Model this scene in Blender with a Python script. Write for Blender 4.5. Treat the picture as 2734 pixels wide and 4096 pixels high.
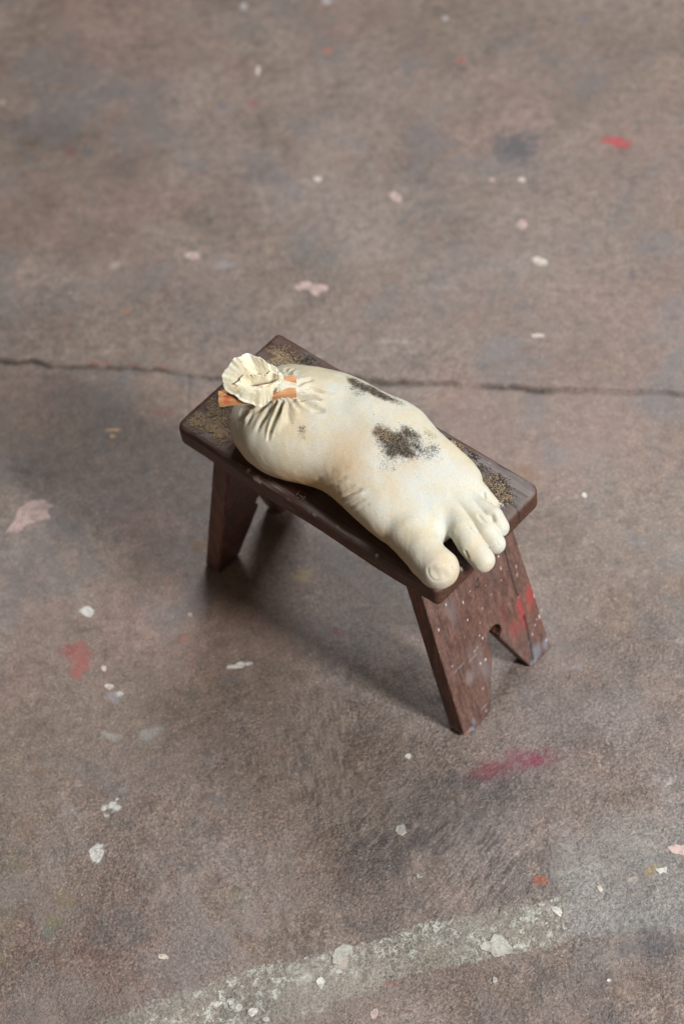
import bpy, math
import numpy as np
for o in list(bpy.data.objects): bpy.data.objects.remove(o)
scene = bpy.context.scene; COLL = scene.collection

# ---------------- camera ----------------
cam_d = bpy.data.cameras.new('camera'); cam = bpy.data.objects.new('camera', cam_d); COLL.objects.link(cam)
from mathutils import Matrix, Vector
RIGHT = (0.9889009, -0.1166297, -0.0920457); UP = (0.1485763, 0.7762699, 0.6126420); FWD = (0.0, 0.6195181, -0.7849824)
LOC = (-0.0238603, -1.6709383, 2.3250065)
cam.matrix_world = Matrix(((RIGHT[0], UP[0], -FWD[0], LOC[0]), (RIGHT[1], UP[1], -FWD[1], LOC[1]), (RIGHT[2], UP[2], -FWD[2], LOC[2]), (0, 0, 0, 1)))
cam_d.sensor_fit = 'VERTICAL'; cam_d.sensor_height = 36; cam_d.sensor_width = 24; cam_d.lens = 75.68
cam_d.clip_end = 100; cam_d.clip_start = .05
cam_d.dof.use_dof = True; cam_d.dof.focus_distance = 2.53; cam_d.dof.aperture_fstop = 2.9
scene.camera = cam

# ---------------- light: dim room, open door at the front right, large window behind ----------------
world = bpy.data.worlds.new('World'); scene.world = world; world.use_nodes = True
bg = world.node_tree.nodes['Background']; bg.inputs[0].default_value = (1.0, .80, .60, 1); bg.inputs[1].default_value = .07
def area(name, loc, target, sx, sy, power, col):
    d = bpy.data.lights.new(name, 'AREA'); d.shape = 'RECTANGLE'; d.size = sx; d.size_y = sy; d.energy = power; d.color = col
    o = bpy.data.objects.new(name, d); COLL.objects.link(o); o.location = loc
    o.rotation_euler = (Vector(target)-Vector(loc)).to_track_quat('-Z', 'Y').to_euler(); return o
area('door_light', (2.06, -1.835, 2.15), (0, 0, .1), .46, 1.0, 152, (1.0, .99, .97))
area('window_light', (1.25, 2.4, 3.9), (0, .25, 0), 1.6, 1.2, 142, (.92, .96, 1.0))
area('warm_fill_light', (-2.6, -2.6, 2.0), (0, 0, .1), 1.8, 1.5, 12, (1.0, .88, .72))  # unseen weak fill, added to lift the faces turned front left
scene.view_settings.view_transform = 'Standard'; scene.view_settings.look = 'None'; scene.view_settings.exposure = 0.0; scene.view_settings.gamma = 1
scene.render.engine = 'CYCLES'

YAW = -.83232; SEAT_H = .31483; SEAT_L = .42; SEAT_W = .19235; SEAT_T = .03031
XT, XB, PT, WB, WT = .16384, .22714, .02574, .0883, .0802
rng = np.random.default_rng(7)
# ---------------- tables ----------------
MARKS = [
  (0.0346,-0.3353,0.12368,0.00851,0.00283,-0.07217,(0.07, 0.07, 0.08),0.34,1),
  (-0.0535,-0.3877,0.06251,0.01430,0.00651,-0.03487,(0.07, 0.07, 0.08),0.24,1),
  (0.1112,-0.2984,0.06378,-0.01109,-0.00594,-0.03668,(0.07, 0.07, 0.08),0.2,1),
  (-0.1906,-0.1808,0.11032,-0.01946,-0.00743,-0.08299,(0.07, 0.07, 0.08),0.18,1),
  (-0.3427,0.9695,0.12571,-0.02776,-0.00531,-0.12111,(0.07, 0.07, 0.08),0.15,1),
  (-0.3494,0.1301,0.11876,-0.02228,-0.00332,-0.06611,(0.19, 0.175, 0.085),0.18,1),
  (-0.4004,0.3769,0.12516,-0.02465,-0.00214,-0.05705,(0.22, 0.12, 0.06),0.2,1),
  (-0.1938,0.5963,0.14244,-0.02953,-0.00536,-0.07090,(0.22, 0.12, 0.06),0.12,1),
  (-0.3544,-0.4900,0.10333,-0.01685,-0.00189,-0.03351,(0.07, 0.07, 0.08),0.18,1),
  (0.2545,-0.5331,0.06160,0.00170,-0.00149,-0.03317,(0.07, 0.07, 0.08),0.32,1),
  (0.4126,0.6552,0.10239,-0.02200,-0.01545,-0.08142,(0.07, 0.11, 0.13),0.07,1),
  (-0.0426,0.8522,0.10817,-0.02367,-0.00873,-0.08756,(0.36, 0.27, 0.13),0.06,1),
  (0.4886,0.8091,0.02045,-0.00737,-0.00299,-0.01146,(0.38, 0.05, 0.05),0.87,0.7),
  (0.4810,0.8159,0.01188,-0.00264,-0.00172,-0.00877,(0.38, 0.05, 0.05),0.37,0.6),
  (0.2786,1.0565,0.00973,-0.00224,-0.00114,-0.00744,(0.38, 0.05, 0.05),0.5,0.6),
  (0.0666,1.1287,0.00923,-0.00213,-0.00124,-0.01089,(0.38, 0.13, 0.075),0.5,0.6),
  (-0.0684,1.0246,0.01682,-0.00379,-0.00193,-0.02096,(0.29, 0.1, 0.085),0.37,0.9),
  (-0.3722,0.9780,0.01126,-0.00249,-0.00056,-0.01445,(0.22, 0.05, 0.05),0.31,0.9),
  (-0.3984,-0.0068,0.02052,-0.00727,-0.00305,-0.01899,(0.29, 0.1, 0.085),0.68,0.8),
  (-0.3971,-0.0317,0.01385,-0.00250,-0.00069,-0.01662,(0.29, 0.1, 0.085),0.72,0.8),
  (-0.4116,0.0013,0.01047,-0.00191,-0.00038,-0.00985,(0.22, 0.05, 0.05),0.32,0.5),
  (0.1378,-0.2698,0.04633,-0.00051,-0.00091,-0.02012,(0.24, 0.055, 0.085),0.36,1),
  (0.1710,-0.2756,0.01282,-0.00225,-0.00152,-0.00870,(0.24, 0.055, 0.085),0.48,0.8),
  (0.2040,-0.2698,0.04916,0.00144,-0.00042,-0.01385,(0.24, 0.055, 0.085),0.16,1),
  (0.1093,-0.2757,0.02180,0.00064,-0.00009,-0.01005,(0.22, 0.05, 0.05),0.28,1),
  (0.1464,-0.4406,0.00941,-0.00465,-0.00323,-0.00747,(0.38, 0.13, 0.075),0.64,0.4),
  (-0.2971,0.6050,0.00655,-0.00135,-0.00035,-0.00630,(0.38, 0.13, 0.075),0.43,0.7),
  (-0.3365,0.5850,0.01306,-0.00269,-0.00030,-0.00625,(0.22, 0.05, 0.05),0.31,0.9),
  (-0.0553,-0.0340,0.01252,-0.00229,-0.00097,-0.00832,(0.22, 0.05, 0.05),0.4,0.9),
  (-0.2542,-0.0104,0.01268,-0.00232,-0.00051,-0.00700,(0.38, 0.13, 0.075),0.4,0.8),
  (-0.2249,0.1444,0.01428,-0.00270,-0.00114,-0.01494,(0.22, 0.12, 0.06),0.56,0.8),
  (-0.2256,0.1752,0.01677,-0.00319,-0.00057,-0.00758,(0.22, 0.05, 0.05),0.28,1),
  (-0.2567,0.3945,0.02194,-0.00436,-0.00066,-0.00994,(0.29, 0.1, 0.085),0.32,0.9),
  (-0.3436,0.5063,0.02244,-0.00561,-0.00032,-0.00431,(0.38, 0.05, 0.05),0.31,0.7),
  (-0.4533,0.5347,0.00910,-0.00184,-0.00016,-0.00613,(0.38, 0.05, 0.05),0.31,0.7),
  (-0.2478,0.4800,0.01275,-0.00258,-0.00040,-0.00600,(0.38, 0.13, 0.075),0.31,0.7),
  (-0.2923,0.4933,0.01153,-0.00233,-0.00020,-0.00345,(0.22, 0.05, 0.05),0.37,0.6),
  (0.2308,0.1848,0.01894,-0.00832,-0.00505,-0.01602,(0.22, 0.12, 0.06),0.48,0.9),
  (-0.0881,0.0677,0.01514,-0.00283,-0.00170,-0.01591,(0.36, 0.27, 0.13),0.48,0.9),
  (-0.4428,-0.3972,0.01280,-0.00738,-0.00361,-0.00939,(0.19, 0.175, 0.085),0.48,0.6),
  (-0.4486,-0.4109,0.00849,-0.00141,-0.00031,-0.00934,(0.13, 0.16, 0.115),0.48,0.5),
  (-0.4285,-0.3727,0.00840,-0.01897,-0.01232,-0.00572,(0.19, 0.175, 0.085),0.36,0.7),
  (-0.4864,-0.3145,0.02444,-0.00413,-0.00057,-0.02434,(0.19, 0.175, 0.085),0.32,1),
  (-0.2256,-0.3918,0.01737,-0.00644,-0.00226,-0.00903,(0.19, 0.175, 0.085),0.28,0.9),
  (-0.2108,-0.4062,0.01368,-0.00229,-0.00115,-0.01286,(0.13, 0.16, 0.115),0.24,0.9),
  (-0.4741,-0.2606,0.01540,-0.00264,-0.00039,-0.01500,(0.22, 0.12, 0.06),0.32,0.8),
  (-0.4989,-0.3908,0.01602,-0.00266,-0.00074,-0.03513,(0.19, 0.175, 0.085),0.24,1),
  (-0.5051,-0.4338,0.00740,-0.00122,-0.00025,-0.01269,(0.19, 0.175, 0.085),0.4,0.9),
  (0.3216,0.3759,0.01465,-0.00297,-0.00329,-0.01806,(0.13, 0.16, 0.115),0.22,0.9),
  (-0.4405,0.6401,0.00597,-0.00124,-0.00015,-0.00548,(0.13, 0.16, 0.115),0.37,0.7),
  (-0.0864,0.7546,0.01068,-0.00229,-0.00071,-0.00762,(0.13, 0.16, 0.115),0.31,0.8),
  (0.4056,0.7992,0.00528,-0.00117,-0.00178,-0.00968,(0.13, 0.16, 0.115),0.25,0.8),
  (-0.2580,-0.1017,0.01130,-0.00202,-0.00069,-0.00942,(0.13, 0.16, 0.115),0.2,0.9),
  (-0.4099,0.0454,0.00705,-0.00130,-0.00038,-0.01004,(0.13, 0.16, 0.115),0.24,0.9),
  (0.3286,0.8314,0.04125,-0.00913,-0.00688,-0.04090,(0.07, 0.07, 0.08),0.59,1),
  (0.3737,0.8520,0.04130,0.01194,0.00117,-0.01758,(0.07, 0.07, 0.08),0.25,1),
  (0.5150,0.7302,0.04641,-0.00413,-0.00220,-0.01522,(0.07, 0.07, 0.08),0.19,1),
  (-0.1178,1.0325,0.01276,-0.00018,0.00008,-0.00746,(0.09, 0.11, 0.17),0.43,0.7),
  (0.4849,1.1125,0.01565,-0.00149,-0.00085,-0.00656,(0.09, 0.11, 0.17),0.43,0.8),
  (0.4867,0.5706,0.01589,-0.00547,-0.00262,-0.00960,(0.07, 0.11, 0.13),0.31,0.9),
  (0.1319,0.7058,0.00787,-0.00169,-0.00101,-0.00748,(0.07, 0.11, 0.13),0.37,0.8),
  (0.4657,0.5226,0.02810,-0.00590,-0.00321,-0.01567,(0.07, 0.07, 0.08),0.25,0.9),
  (0.4528,0.5235,0.00625,-0.00131,-0.00177,-0.00872,(0.07, 0.07, 0.08),0.31,0.9),
  (-0.4612,1.0591,0.04098,0.01286,0.00488,-0.02313,(0.07, 0.07, 0.08),0.31,1),
  (-0.4231,1.1319,0.03618,-0.00820,-0.00025,-0.00873,(0.07, 0.07, 0.08),0.22,1),
  (-0.3427,0.9695,0.00982,-0.00217,-0.00045,-0.01030,(0.07, 0.11, 0.13),0.31,0.8),
  (-0.2750,0.9133,0.04151,-0.00910,-0.00227,-0.04015,(0.07, 0.07, 0.08),0.19,1),
  (-0.3827,0.7578,0.01697,-0.01799,-0.00664,-0.01356,(0.07, 0.07, 0.08),0.25,0.9),
  (-0.1528,1.0436,0.01411,-0.00318,-0.00130,-0.01690,(0.07, 0.07, 0.08),0.12,1),
  (0.0696,0.7484,0.02650,-0.00571,-0.00140,-0.01139,(0.07, 0.07, 0.08),0.12,1),
  (-0.2309,-0.2613,0.01383,-0.00469,-0.00089,-0.00425,(0.09, 0.11, 0.17),0.32,0.7),
  (-0.2156,-0.3389,0.00642,-0.00109,-0.00063,-0.00725,(0.07, 0.11, 0.13),0.28,0.9),
  (-0.3889,-0.2114,0.00776,-0.00135,-0.00035,-0.00769,(0.07, 0.07, 0.08),0.24,0.9),
  (-0.4448,-0.1226,0.01133,-0.00201,-0.00025,-0.00800,(0.09, 0.11, 0.17),0.2,0.9),
  (0.3203,-0.1028,0.01104,-0.00202,-0.00216,-0.01075,(0.07, 0.07, 0.08),0.12,1),
  (0.3637,-0.0037,0.01689,-0.00317,-0.00203,-0.00983,(0.07, 0.07, 0.08),0.28,1),
  (-0.4589,0.3187,0.02862,-0.00556,-0.00063,-0.02404,(0.07, 0.07, 0.08),0.2,1),
  (-0.4783,0.2943,0.01240,-0.00239,-0.00021,-0.00955,(0.29, 0.27, 0.28),0.32,0.9),
  (-0.4840,0.3195,0.00873,-0.00169,-0.00014,-0.00644,(0.29, 0.27, 0.28),0.32,0.8),
  (-0.3656,-0.2463,0.01079,0.00144,0.00144,-0.00823,(0.62, 0.62, 0.58),0.95,0.55),
  (-0.3740,-0.2493,0.00494,-0.00085,-0.00022,-0.00441,(0.62, 0.62, 0.58),0.8,0.5),
  (-0.3880,-0.3114,0.00650,-0.00110,-0.00048,-0.01039,(0.62, 0.62, 0.58),0.95,0.6),
  (-0.3825,-0.3105,0.00433,-0.00074,-0.00035,-0.00734,(0.62, 0.62, 0.58),0.7,0.6),
  (-0.1858,-0.0629,0.01372,-0.00016,0.00012,-0.00416,(0.62, 0.62, 0.58),0.75,0.8),
  (-0.1743,-0.0629,0.00511,-0.00093,-0.00031,-0.00343,(0.62, 0.62, 0.58),0.9,0.5),
  (-0.3516,-0.0849,0.01139,-0.00204,-0.00049,-0.00949,(0.29, 0.27, 0.28),0.56,0.8),
  (-0.3445,-0.0807,0.00342,-0.00061,-0.00015,-0.00272,(0.62, 0.62, 0.58),0.6,0.8),
  (-0.3066,-0.1470,0.01300,0.00319,0.00213,-0.00915,(0.3, 0.285, 0.26),0.64,0.9),
  (-0.3604,-0.1442,0.01601,-0.00800,-0.00231,-0.00796,(0.3, 0.285, 0.26),0.64,0.9),
  (-0.3187,-0.1582,0.01275,0.01188,0.00734,-0.01066,(0.3, 0.285, 0.26),0.28,1),
  (-0.4066,-0.2071,0.00777,-0.00135,-0.00024,-0.00578,(0.29, 0.27, 0.28),0.48,0.8),
  (-0.3479,-0.2282,0.00989,0.00029,0.00049,-0.00514,(0.29, 0.27, 0.28),0.48,0.9),
  (-0.4238,-0.2471,0.00771,-0.00133,-0.00028,-0.00756,(0.29, 0.27, 0.28),0.32,0.9),
  (-0.2401,-0.2017,0.00773,-0.00136,-0.00051,-0.00643,(0.3, 0.285, 0.26),0.4,0.9),
  (-0.1445,0.6713,0.01581,-0.00333,-0.00100,-0.01199,(0.29, 0.27, 0.28),0.5,0.7),
  (-0.3104,0.7062,0.01290,0.00377,0.00164,-0.00834,(0.42, 0.36, 0.31),0.43,0.8),
  (-0.4032,1.3029,0.00894,-0.00209,-0.00025,-0.00810,(0.29, 0.27, 0.28),0.37,0.8),
  (-0.4161,1.2481,0.01034,-0.00239,-0.00027,-0.00908,(0.29, 0.27, 0.28),0.22,0.9),
  (-0.4780,1.1224,0.00580,-0.00131,-0.00017,-0.00870,(0.42, 0.36, 0.31),0.5,0.6),
  (-0.3137,0.7741,0.00541,-0.00115,-0.00029,-0.00576,(0.42, 0.36, 0.31),0.37,0.8),
  (-0.2168,0.5514,0.01033,-0.00212,-0.00038,-0.00529,(0.29, 0.27, 0.28),0.31,0.8),
  (-0.4132,0.6603,0.00890,0.00259,0.00099,-0.00456,(0.29, 0.27, 0.28),0.37,0.7),
  (-0.1134,0.6071,0.00910,-0.00190,-0.00074,-0.00811,(0.29, 0.27, 0.28),0.25,0.8),
  (-0.3314,-0.1824,0.01916,0.01175,0.00576,-0.01174,(0.22, 0.12, 0.06),0.28,0.9),
  (-0.4523,-0.1809,0.01343,-0.00234,-0.00036,-0.01168,(0.22, 0.12, 0.06),0.32,0.7),
  (-0.3970,-0.4486,0.02413,-0.01383,-0.00529,-0.01322,(0.22, 0.05, 0.05),0.2,0.8),
  (-0.2737,0.0920,0.00590,-0.00110,-0.00029,-0.00439,(0.38, 0.13, 0.075),0.32,0.8),
  (0.1077,0.6256,0.01939,-0.00409,-0.00192,-0.01450,(0.22, 0.12, 0.06),0.31,0.8),
  (0.1062,0.5888,0.01284,-0.00269,-0.00143,-0.01073,(0.22, 0.12, 0.06),0.25,0.8),
  (-0.3090,1.0788,0.01429,-0.00322,-0.00073,-0.01497,(0.42, 0.36, 0.31),0.12,0.9),
  (0.2439,-0.1442,0.00787,0.00024,-0.00015,-0.00401,(0.29, 0.27, 0.28),0.48,0.6),
  (0.3835,-0.1283,0.00986,-0.00180,-0.00130,-0.00599,(0.42, 0.36, 0.31),0.4,0.8),
  (0.3080,-0.3263,0.01512,0.00824,0.00197,-0.00550,(0.29, 0.27, 0.28),0.28,0.9),
  (0.3225,-0.3351,0.01261,0.00833,0.00119,-0.00261,(0.62, 0.62, 0.58),0.35,0.9),
  (0.2543,-0.4575,0.00714,-0.00120,-0.00116,-0.00571,(0.42, 0.36, 0.31),0.56,0.7),
  (0.2770,-0.4495,0.00904,0.00383,0.00182,-0.00647,(0.36, 0.27, 0.13),0.48,0.7),
  (0.3089,-0.4902,0.01010,-0.00169,-0.00728,-0.03350,(0.07, 0.07, 0.08),0.2,1),
  (0.2649,-0.5575,0.02983,-0.00490,-0.00681,-0.03242,(0.07, 0.07, 0.08),0.28,1),
  (0.3190,-0.4267,0.00718,-0.00122,-0.00150,-0.00695,(0.62, 0.62, 0.58),0.5,0.6),
  (0.3484,0.0962,0.01036,-0.00199,-0.00087,-0.00440,(0.24, 0.055, 0.085),0.12,1),
  (0.0831,0.4642,0.03134,-0.00640,-0.00056,-0.00426,(0.42, 0.36, 0.31),0.37,0.9),
  (0.0077,-0.5378,0.01010,-0.00165,-0.00080,-0.00549,(0.29, 0.1, 0.085),0.24,0.9),
  (-0.0498,-0.5425,0.01517,-0.00247,-0.00058,-0.00439,(0.29, 0.1, 0.085),0.32,0.8),
  (-0.1023,-0.5056,0.00732,-0.00432,-0.00520,-0.01089,(0.42, 0.36, 0.31),0.56,0.5),
  (-0.1480,-0.5180,0.01760,0.00574,0.00323,-0.01074,(0.62, 0.62, 0.58),0.28,0.8),
  (0.0109,-0.4985,0.01542,0.00191,0.00064,-0.00675,(0.3, 0.285, 0.26),0.4,0.8),
]
FLAKES = [
  ([(-0.4595,0.2628),(-0.4519,0.2668),(-0.4340,0.2639),(-0.4279,0.2568),(-0.4212,0.2555),(-0.4229,0.2491),(-0.4321,0.2462),(-0.4306,0.2398),(-0.4269,0.2351),(-0.4299,0.2276),(-0.4478,0.2257),(-0.4584,0.2237),(-0.4669,0.2200),(-0.4723,0.2118),(-0.4838,0.2153),(-0.4905,0.2126),(-0.4852,0.2248),(-0.4781,0.2341),(-0.4747,0.2442),(-0.4681,0.2564)], 'pinkflake', 'large pink torn paint flake'),
  ([(-0.3762,0.0642),(-0.3738,0.0591),(-0.3736,0.0549),(-0.3756,0.0523),(-0.3774,0.0494),(-0.3817,0.0496),(-0.3857,0.0529),(-0.3888,0.0562),(-0.3944,0.0607),(-0.3929,0.0649),(-0.3892,0.0665),(-0.3860,0.0680),(-0.3811,0.0685)], 'whiteflake', None),
  ([(-0.3610,-0.0342),(-0.3610,-0.0377),(-0.3621,-0.0406),(-0.3645,-0.0420),(-0.3667,-0.0398),(-0.3687,-0.0375),(-0.3680,-0.0345),(-0.3666,-0.0315),(-0.3639,-0.0331)], 'creamflake', None),
  ([(-0.3622,-0.0616),(-0.3578,-0.0632),(-0.3533,-0.0649),(-0.3523,-0.0687),(-0.3559,-0.0703),(-0.3589,-0.0722),(-0.3623,-0.0696),(-0.3653,-0.0672),(-0.3647,-0.0641)], 'creamflake', None),
  ([(0.3240,0.5710),(0.3182,0.5725),(0.3155,0.5780),(0.3144,0.5825),(0.3126,0.5878),(0.3165,0.5898),(0.3207,0.5917),(0.3261,0.5875),(0.3306,0.5842),(0.3355,0.5796),(0.3349,0.5748),(0.3331,0.5711),(0.3286,0.5707)], 'creamflake', None),
  ([(0.3194,0.6587),(0.3152,0.6557),(0.3132,0.6501),(0.3092,0.6515),(0.3049,0.6511),(0.3038,0.6569),(0.3016,0.6617),(0.3040,0.6670),(0.3073,0.6698),(0.3105,0.6737),(0.3144,0.6728),(0.3175,0.6696),(0.3184,0.6644)], 'pinkflake', None),
  ([(0.3274,0.7532),(0.3242,0.7558),(0.3211,0.7585),(0.3219,0.7626),(0.3254,0.7645),(0.3295,0.7653),(0.3318,0.7617),(0.3329,0.7581),(0.3317,0.7542)], 'creamflake', None),
  ([(0.0108,0.8251),(0.0095,0.8294),(0.0107,0.8336),(0.0154,0.8353),(0.0204,0.8331),(0.0236,0.8292),(0.0217,0.8256),(0.0198,0.8221),(0.0149,0.8219)], 'creamflake', None),
  ([(-0.2016,0.6967),(-0.2029,0.7012),(-0.2041,0.7065),(-0.1985,0.7079),(-0.1941,0.7093),(-0.1895,0.7069),(-0.1845,0.7055),(-0.1809,0.7015),(-0.1791,0.6964),(-0.1816,0.6920),(-0.1876,0.6917),(-0.1926,0.6892),(-0.1968,0.6940)], 'pinkflake', None),
  ([(0.1376,0.7657),(0.1406,0.7602),(0.1391,0.7559),(0.1395,0.7491),(0.1346,0.7481),(0.1293,0.7533),(0.1244,0.7561),(0.1221,0.7621),(0.1202,0.7680),(0.1213,0.7731),(0.1258,0.7732),(0.1296,0.7766),(0.1343,0.7707)], 'pinkflake', None),
  ([(-0.0463,0.6023),(-0.0335,0.6107),(-0.0235,0.6114),(-0.0135,0.6001),(-0.0049,0.6001),(0.0064,0.5941),(0.0047,0.5852),(-0.0068,0.5831),(-0.0123,0.5751),(-0.0194,0.5820),(-0.0286,0.5949),(-0.0393,0.5935)], 'pinkflake', None),
  ([(0.2855,0.4333),(0.2856,0.4346),(0.2867,0.4357),(0.2901,0.4361),(0.2952,0.4363),(0.3009,0.4345),(0.3035,0.4324),(0.3048,0.4306),(0.3047,0.4289),(0.3016,0.4279),(0.2958,0.4290),(0.2903,0.4295),(0.2866,0.4316)], 'creamflake', None),
  ([(-0.3403,0.3768),(-0.3355,0.3771),(-0.3304,0.3770),(-0.3248,0.3758),(-0.3230,0.3737),(-0.3214,0.3721),(-0.3214,0.3707),(-0.3237,0.3697),(-0.3279,0.3696),(-0.3324,0.3705),(-0.3367,0.3716),(-0.3410,0.3733),(-0.3430,0.3755)], 'orangeflake', None),
  ([(-0.3350,0.3593),(-0.3368,0.3618),(-0.3368,0.3646),(-0.3342,0.3664),(-0.3303,0.3661),(-0.3282,0.3632),(-0.3269,0.3604),(-0.3291,0.3585),(-0.3319,0.3572)], 'orangeflake', None),
  ([(-0.0546,1.0917),(-0.0566,1.0968),(-0.0572,1.1041),(-0.0549,1.1126),(-0.0517,1.1168),(-0.0487,1.1173),(-0.0483,1.1106),(-0.0490,1.1037),(-0.0510,1.0960)], 'creamflake', None),
  ([(-0.0690,1.2766),(-0.0657,1.2819),(-0.0628,1.2869),(-0.0584,1.2854),(-0.0552,1.2802),(-0.0549,1.2727),(-0.0583,1.2676),(-0.0627,1.2663),(-0.0666,1.2701)], 'greyflake', None),
  ([(0.0723,1.2634),(0.0753,1.2660),(0.0796,1.2660),(0.0824,1.2621),(0.0871,1.2596),(0.0868,1.2545),(0.0859,1.2497),(0.0811,1.2489),(0.0775,1.2478),(0.0739,1.2498),(0.0717,1.2531),(0.0706,1.2565),(0.0702,1.2603)], 'greyflake', None),
  ([(0.2714,1.1711),(0.2737,1.1669),(0.2714,1.1624),(0.2683,1.1606),(0.2650,1.1610),(0.2618,1.1640),(0.2623,1.1694),(0.2648,1.1736),(0.2687,1.1743)], 'greyflake', None),
  ([(0.2810,0.7647),(0.2774,0.7665),(0.2780,0.7700),(0.2787,0.7733),(0.2823,0.7734),(0.2853,0.7722),(0.2873,0.7697),(0.2864,0.7670),(0.2850,0.7637)], 'pinkflake', None),
  ([(0.3029,0.1312),(0.3033,0.1338),(0.3048,0.1355),(0.3071,0.1359),(0.3092,0.1343),(0.3101,0.1312),(0.3094,0.1277),(0.3065,0.1266),(0.3041,0.1287)], 'whiteflake', None),
  ([(0.0651,-0.5092),(0.0729,-0.5088),(0.0802,-0.4996),(0.0881,-0.5056),(0.0951,-0.5136),(0.0987,-0.5233),(0.0957,-0.5285),(0.0869,-0.5282),(0.0802,-0.5316),(0.0738,-0.5294),(0.0716,-0.5234),(0.0634,-0.5198),(0.0597,-0.5135)], 'plaster', 'rounded patch of pale plaster'),
  ([(-0.1143,-0.4968),(-0.1094,-0.4902),(-0.0991,-0.4833),(-0.0883,-0.4891),(-0.0904,-0.4979),(-0.0992,-0.5010),(-0.1053,-0.5091),(-0.1147,-0.5087)], 'plaster', None),
  ([(0.1513,-0.4785),(0.1600,-0.4770),(0.1643,-0.4882),(0.1613,-0.4929),(0.1551,-0.4867)], 'whiteflake', None),
  ([(0.2105,-0.4587),(0.2123,-0.4577),(0.2139,-0.4562),(0.2156,-0.4599),(0.2168,-0.4640),(0.2159,-0.4670),(0.2146,-0.4688),(0.2126,-0.4670),(0.2116,-0.4632)], 'creamflake', None),
  ([(0.2827,-0.4475),(0.2976,-0.4471),(0.2953,-0.4556),(0.2921,-0.4533),(0.2875,-0.4549)], 'whiteflake', None),
  ([(0.3042,-0.4212),(0.3143,-0.4187),(0.3223,-0.4213),(0.3311,-0.4198),(0.3269,-0.4389),(0.3175,-0.4337),(0.3077,-0.4296)], 'pinkflake', None),
  ([(-0.0057,-0.3359),(-0.0043,-0.3399),(-0.0041,-0.3436),(-0.0038,-0.3481),(-0.0076,-0.3493),(-0.0107,-0.3516),(-0.0140,-0.3491),(-0.0164,-0.3464),(-0.0176,-0.3430),(-0.0165,-0.3398),(-0.0154,-0.3367),(-0.0126,-0.3354),(-0.0097,-0.3361)], 'plaster', None),
  ([(0.0086,-0.2376),(0.0108,-0.2362),(0.0132,-0.2358),(0.0164,-0.2364),(0.0161,-0.2397),(0.0154,-0.2424),(0.0130,-0.2446),(0.0105,-0.2425),(0.0085,-0.2406)], 'whiteflake', None),
  ([(0.0037,-0.4071),(0.0052,-0.4083),(0.0066,-0.4104),(0.0047,-0.4119),(0.0022,-0.4118),(-0.0000,-0.4110),(-0.0007,-0.4092),(-0.0009,-0.4070),(0.0014,-0.4057)], 'plaster', None),
  ([(-0.3080,-0.4688),(-0.3109,-0.4687),(-0.3137,-0.4686),(-0.3172,-0.4676),(-0.3200,-0.4656),(-0.3200,-0.4638),(-0.3202,-0.4623),(-0.3188,-0.4613),(-0.3159,-0.4614),(-0.3126,-0.4619),(-0.3091,-0.4636),(-0.3080,-0.4657),(-0.3072,-0.4675)], 'creamflake', None),
  ([(-0.0716,-0.5826),(-0.0752,-0.5856),(-0.0778,-0.5830),(-0.0787,-0.5793),(-0.0771,-0.5749),(-0.0737,-0.5720),(-0.0700,-0.5713),(-0.0689,-0.5751),(-0.0692,-0.5790)], 'pinkflake', None),
  ([(-0.1271,-0.5248),(-0.1257,-0.5300),(-0.1285,-0.5338),(-0.1310,-0.5377),(-0.1339,-0.5354),(-0.1355,-0.5312),(-0.1356,-0.5256),(-0.1324,-0.5234),(-0.1295,-0.5218)], 'whiteflake', None),
  ([(-0.2528,-0.5398),(-0.2558,-0.5407),(-0.2577,-0.5396),(-0.2599,-0.5387),(-0.2581,-0.5369),(-0.2589,-0.5350),(-0.2561,-0.5335),(-0.2528,-0.5331),(-0.2506,-0.5339),(-0.2480,-0.5343),(-0.2484,-0.5360),(-0.2485,-0.5375),(-0.2507,-0.5386)], 'whiteflake', None),
  ([(-0.2346,-0.5385),(-0.2366,-0.5405),(-0.2398,-0.5417),(-0.2415,-0.5382),(-0.2429,-0.5346),(-0.2402,-0.5325),(-0.2378,-0.5315),(-0.2355,-0.5327),(-0.2326,-0.5352)], 'whiteflake', None),
  ([(-0.2277,-0.5414),(-0.2249,-0.5431),(-0.2261,-0.5469),(-0.2276,-0.5494),(-0.2302,-0.5506),(-0.2321,-0.5481),(-0.2342,-0.5450),(-0.2323,-0.5418),(-0.2301,-0.5396)], 'whiteflake', None),
  ([(-0.2195,-0.5559),(-0.2197,-0.5532),(-0.2178,-0.5501),(-0.2142,-0.5489),(-0.2117,-0.5496),(-0.2082,-0.5488),(-0.2071,-0.5511),(-0.2077,-0.5540),(-0.2089,-0.5568),(-0.2119,-0.5584),(-0.2146,-0.5595),(-0.2175,-0.5598),(-0.2184,-0.5577)], 'whiteflake', None),
  ([(-0.2025,-0.5635),(-0.2003,-0.5626),(-0.1971,-0.5624),(-0.1951,-0.5646),(-0.1955,-0.5667),(-0.1966,-0.5687),(-0.1998,-0.5693),(-0.2030,-0.5677),(-0.2043,-0.5652)], 'plaster', None),
  ([(0.0689,-0.5630),(0.0679,-0.5604),(0.0689,-0.5578),(0.0700,-0.5551),(0.0722,-0.5552),(0.0737,-0.5570),(0.0742,-0.5599),(0.0725,-0.5619),(0.0709,-0.5632)], 'plaster', None),
  ([(0.2039,-0.5809),(0.2031,-0.5821),(0.2015,-0.5824),(0.1997,-0.5822),(0.1983,-0.5811),(0.1990,-0.5798),(0.2000,-0.5788),(0.2018,-0.5788),(0.2032,-0.5796)], 'whiteflake', None),
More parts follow.
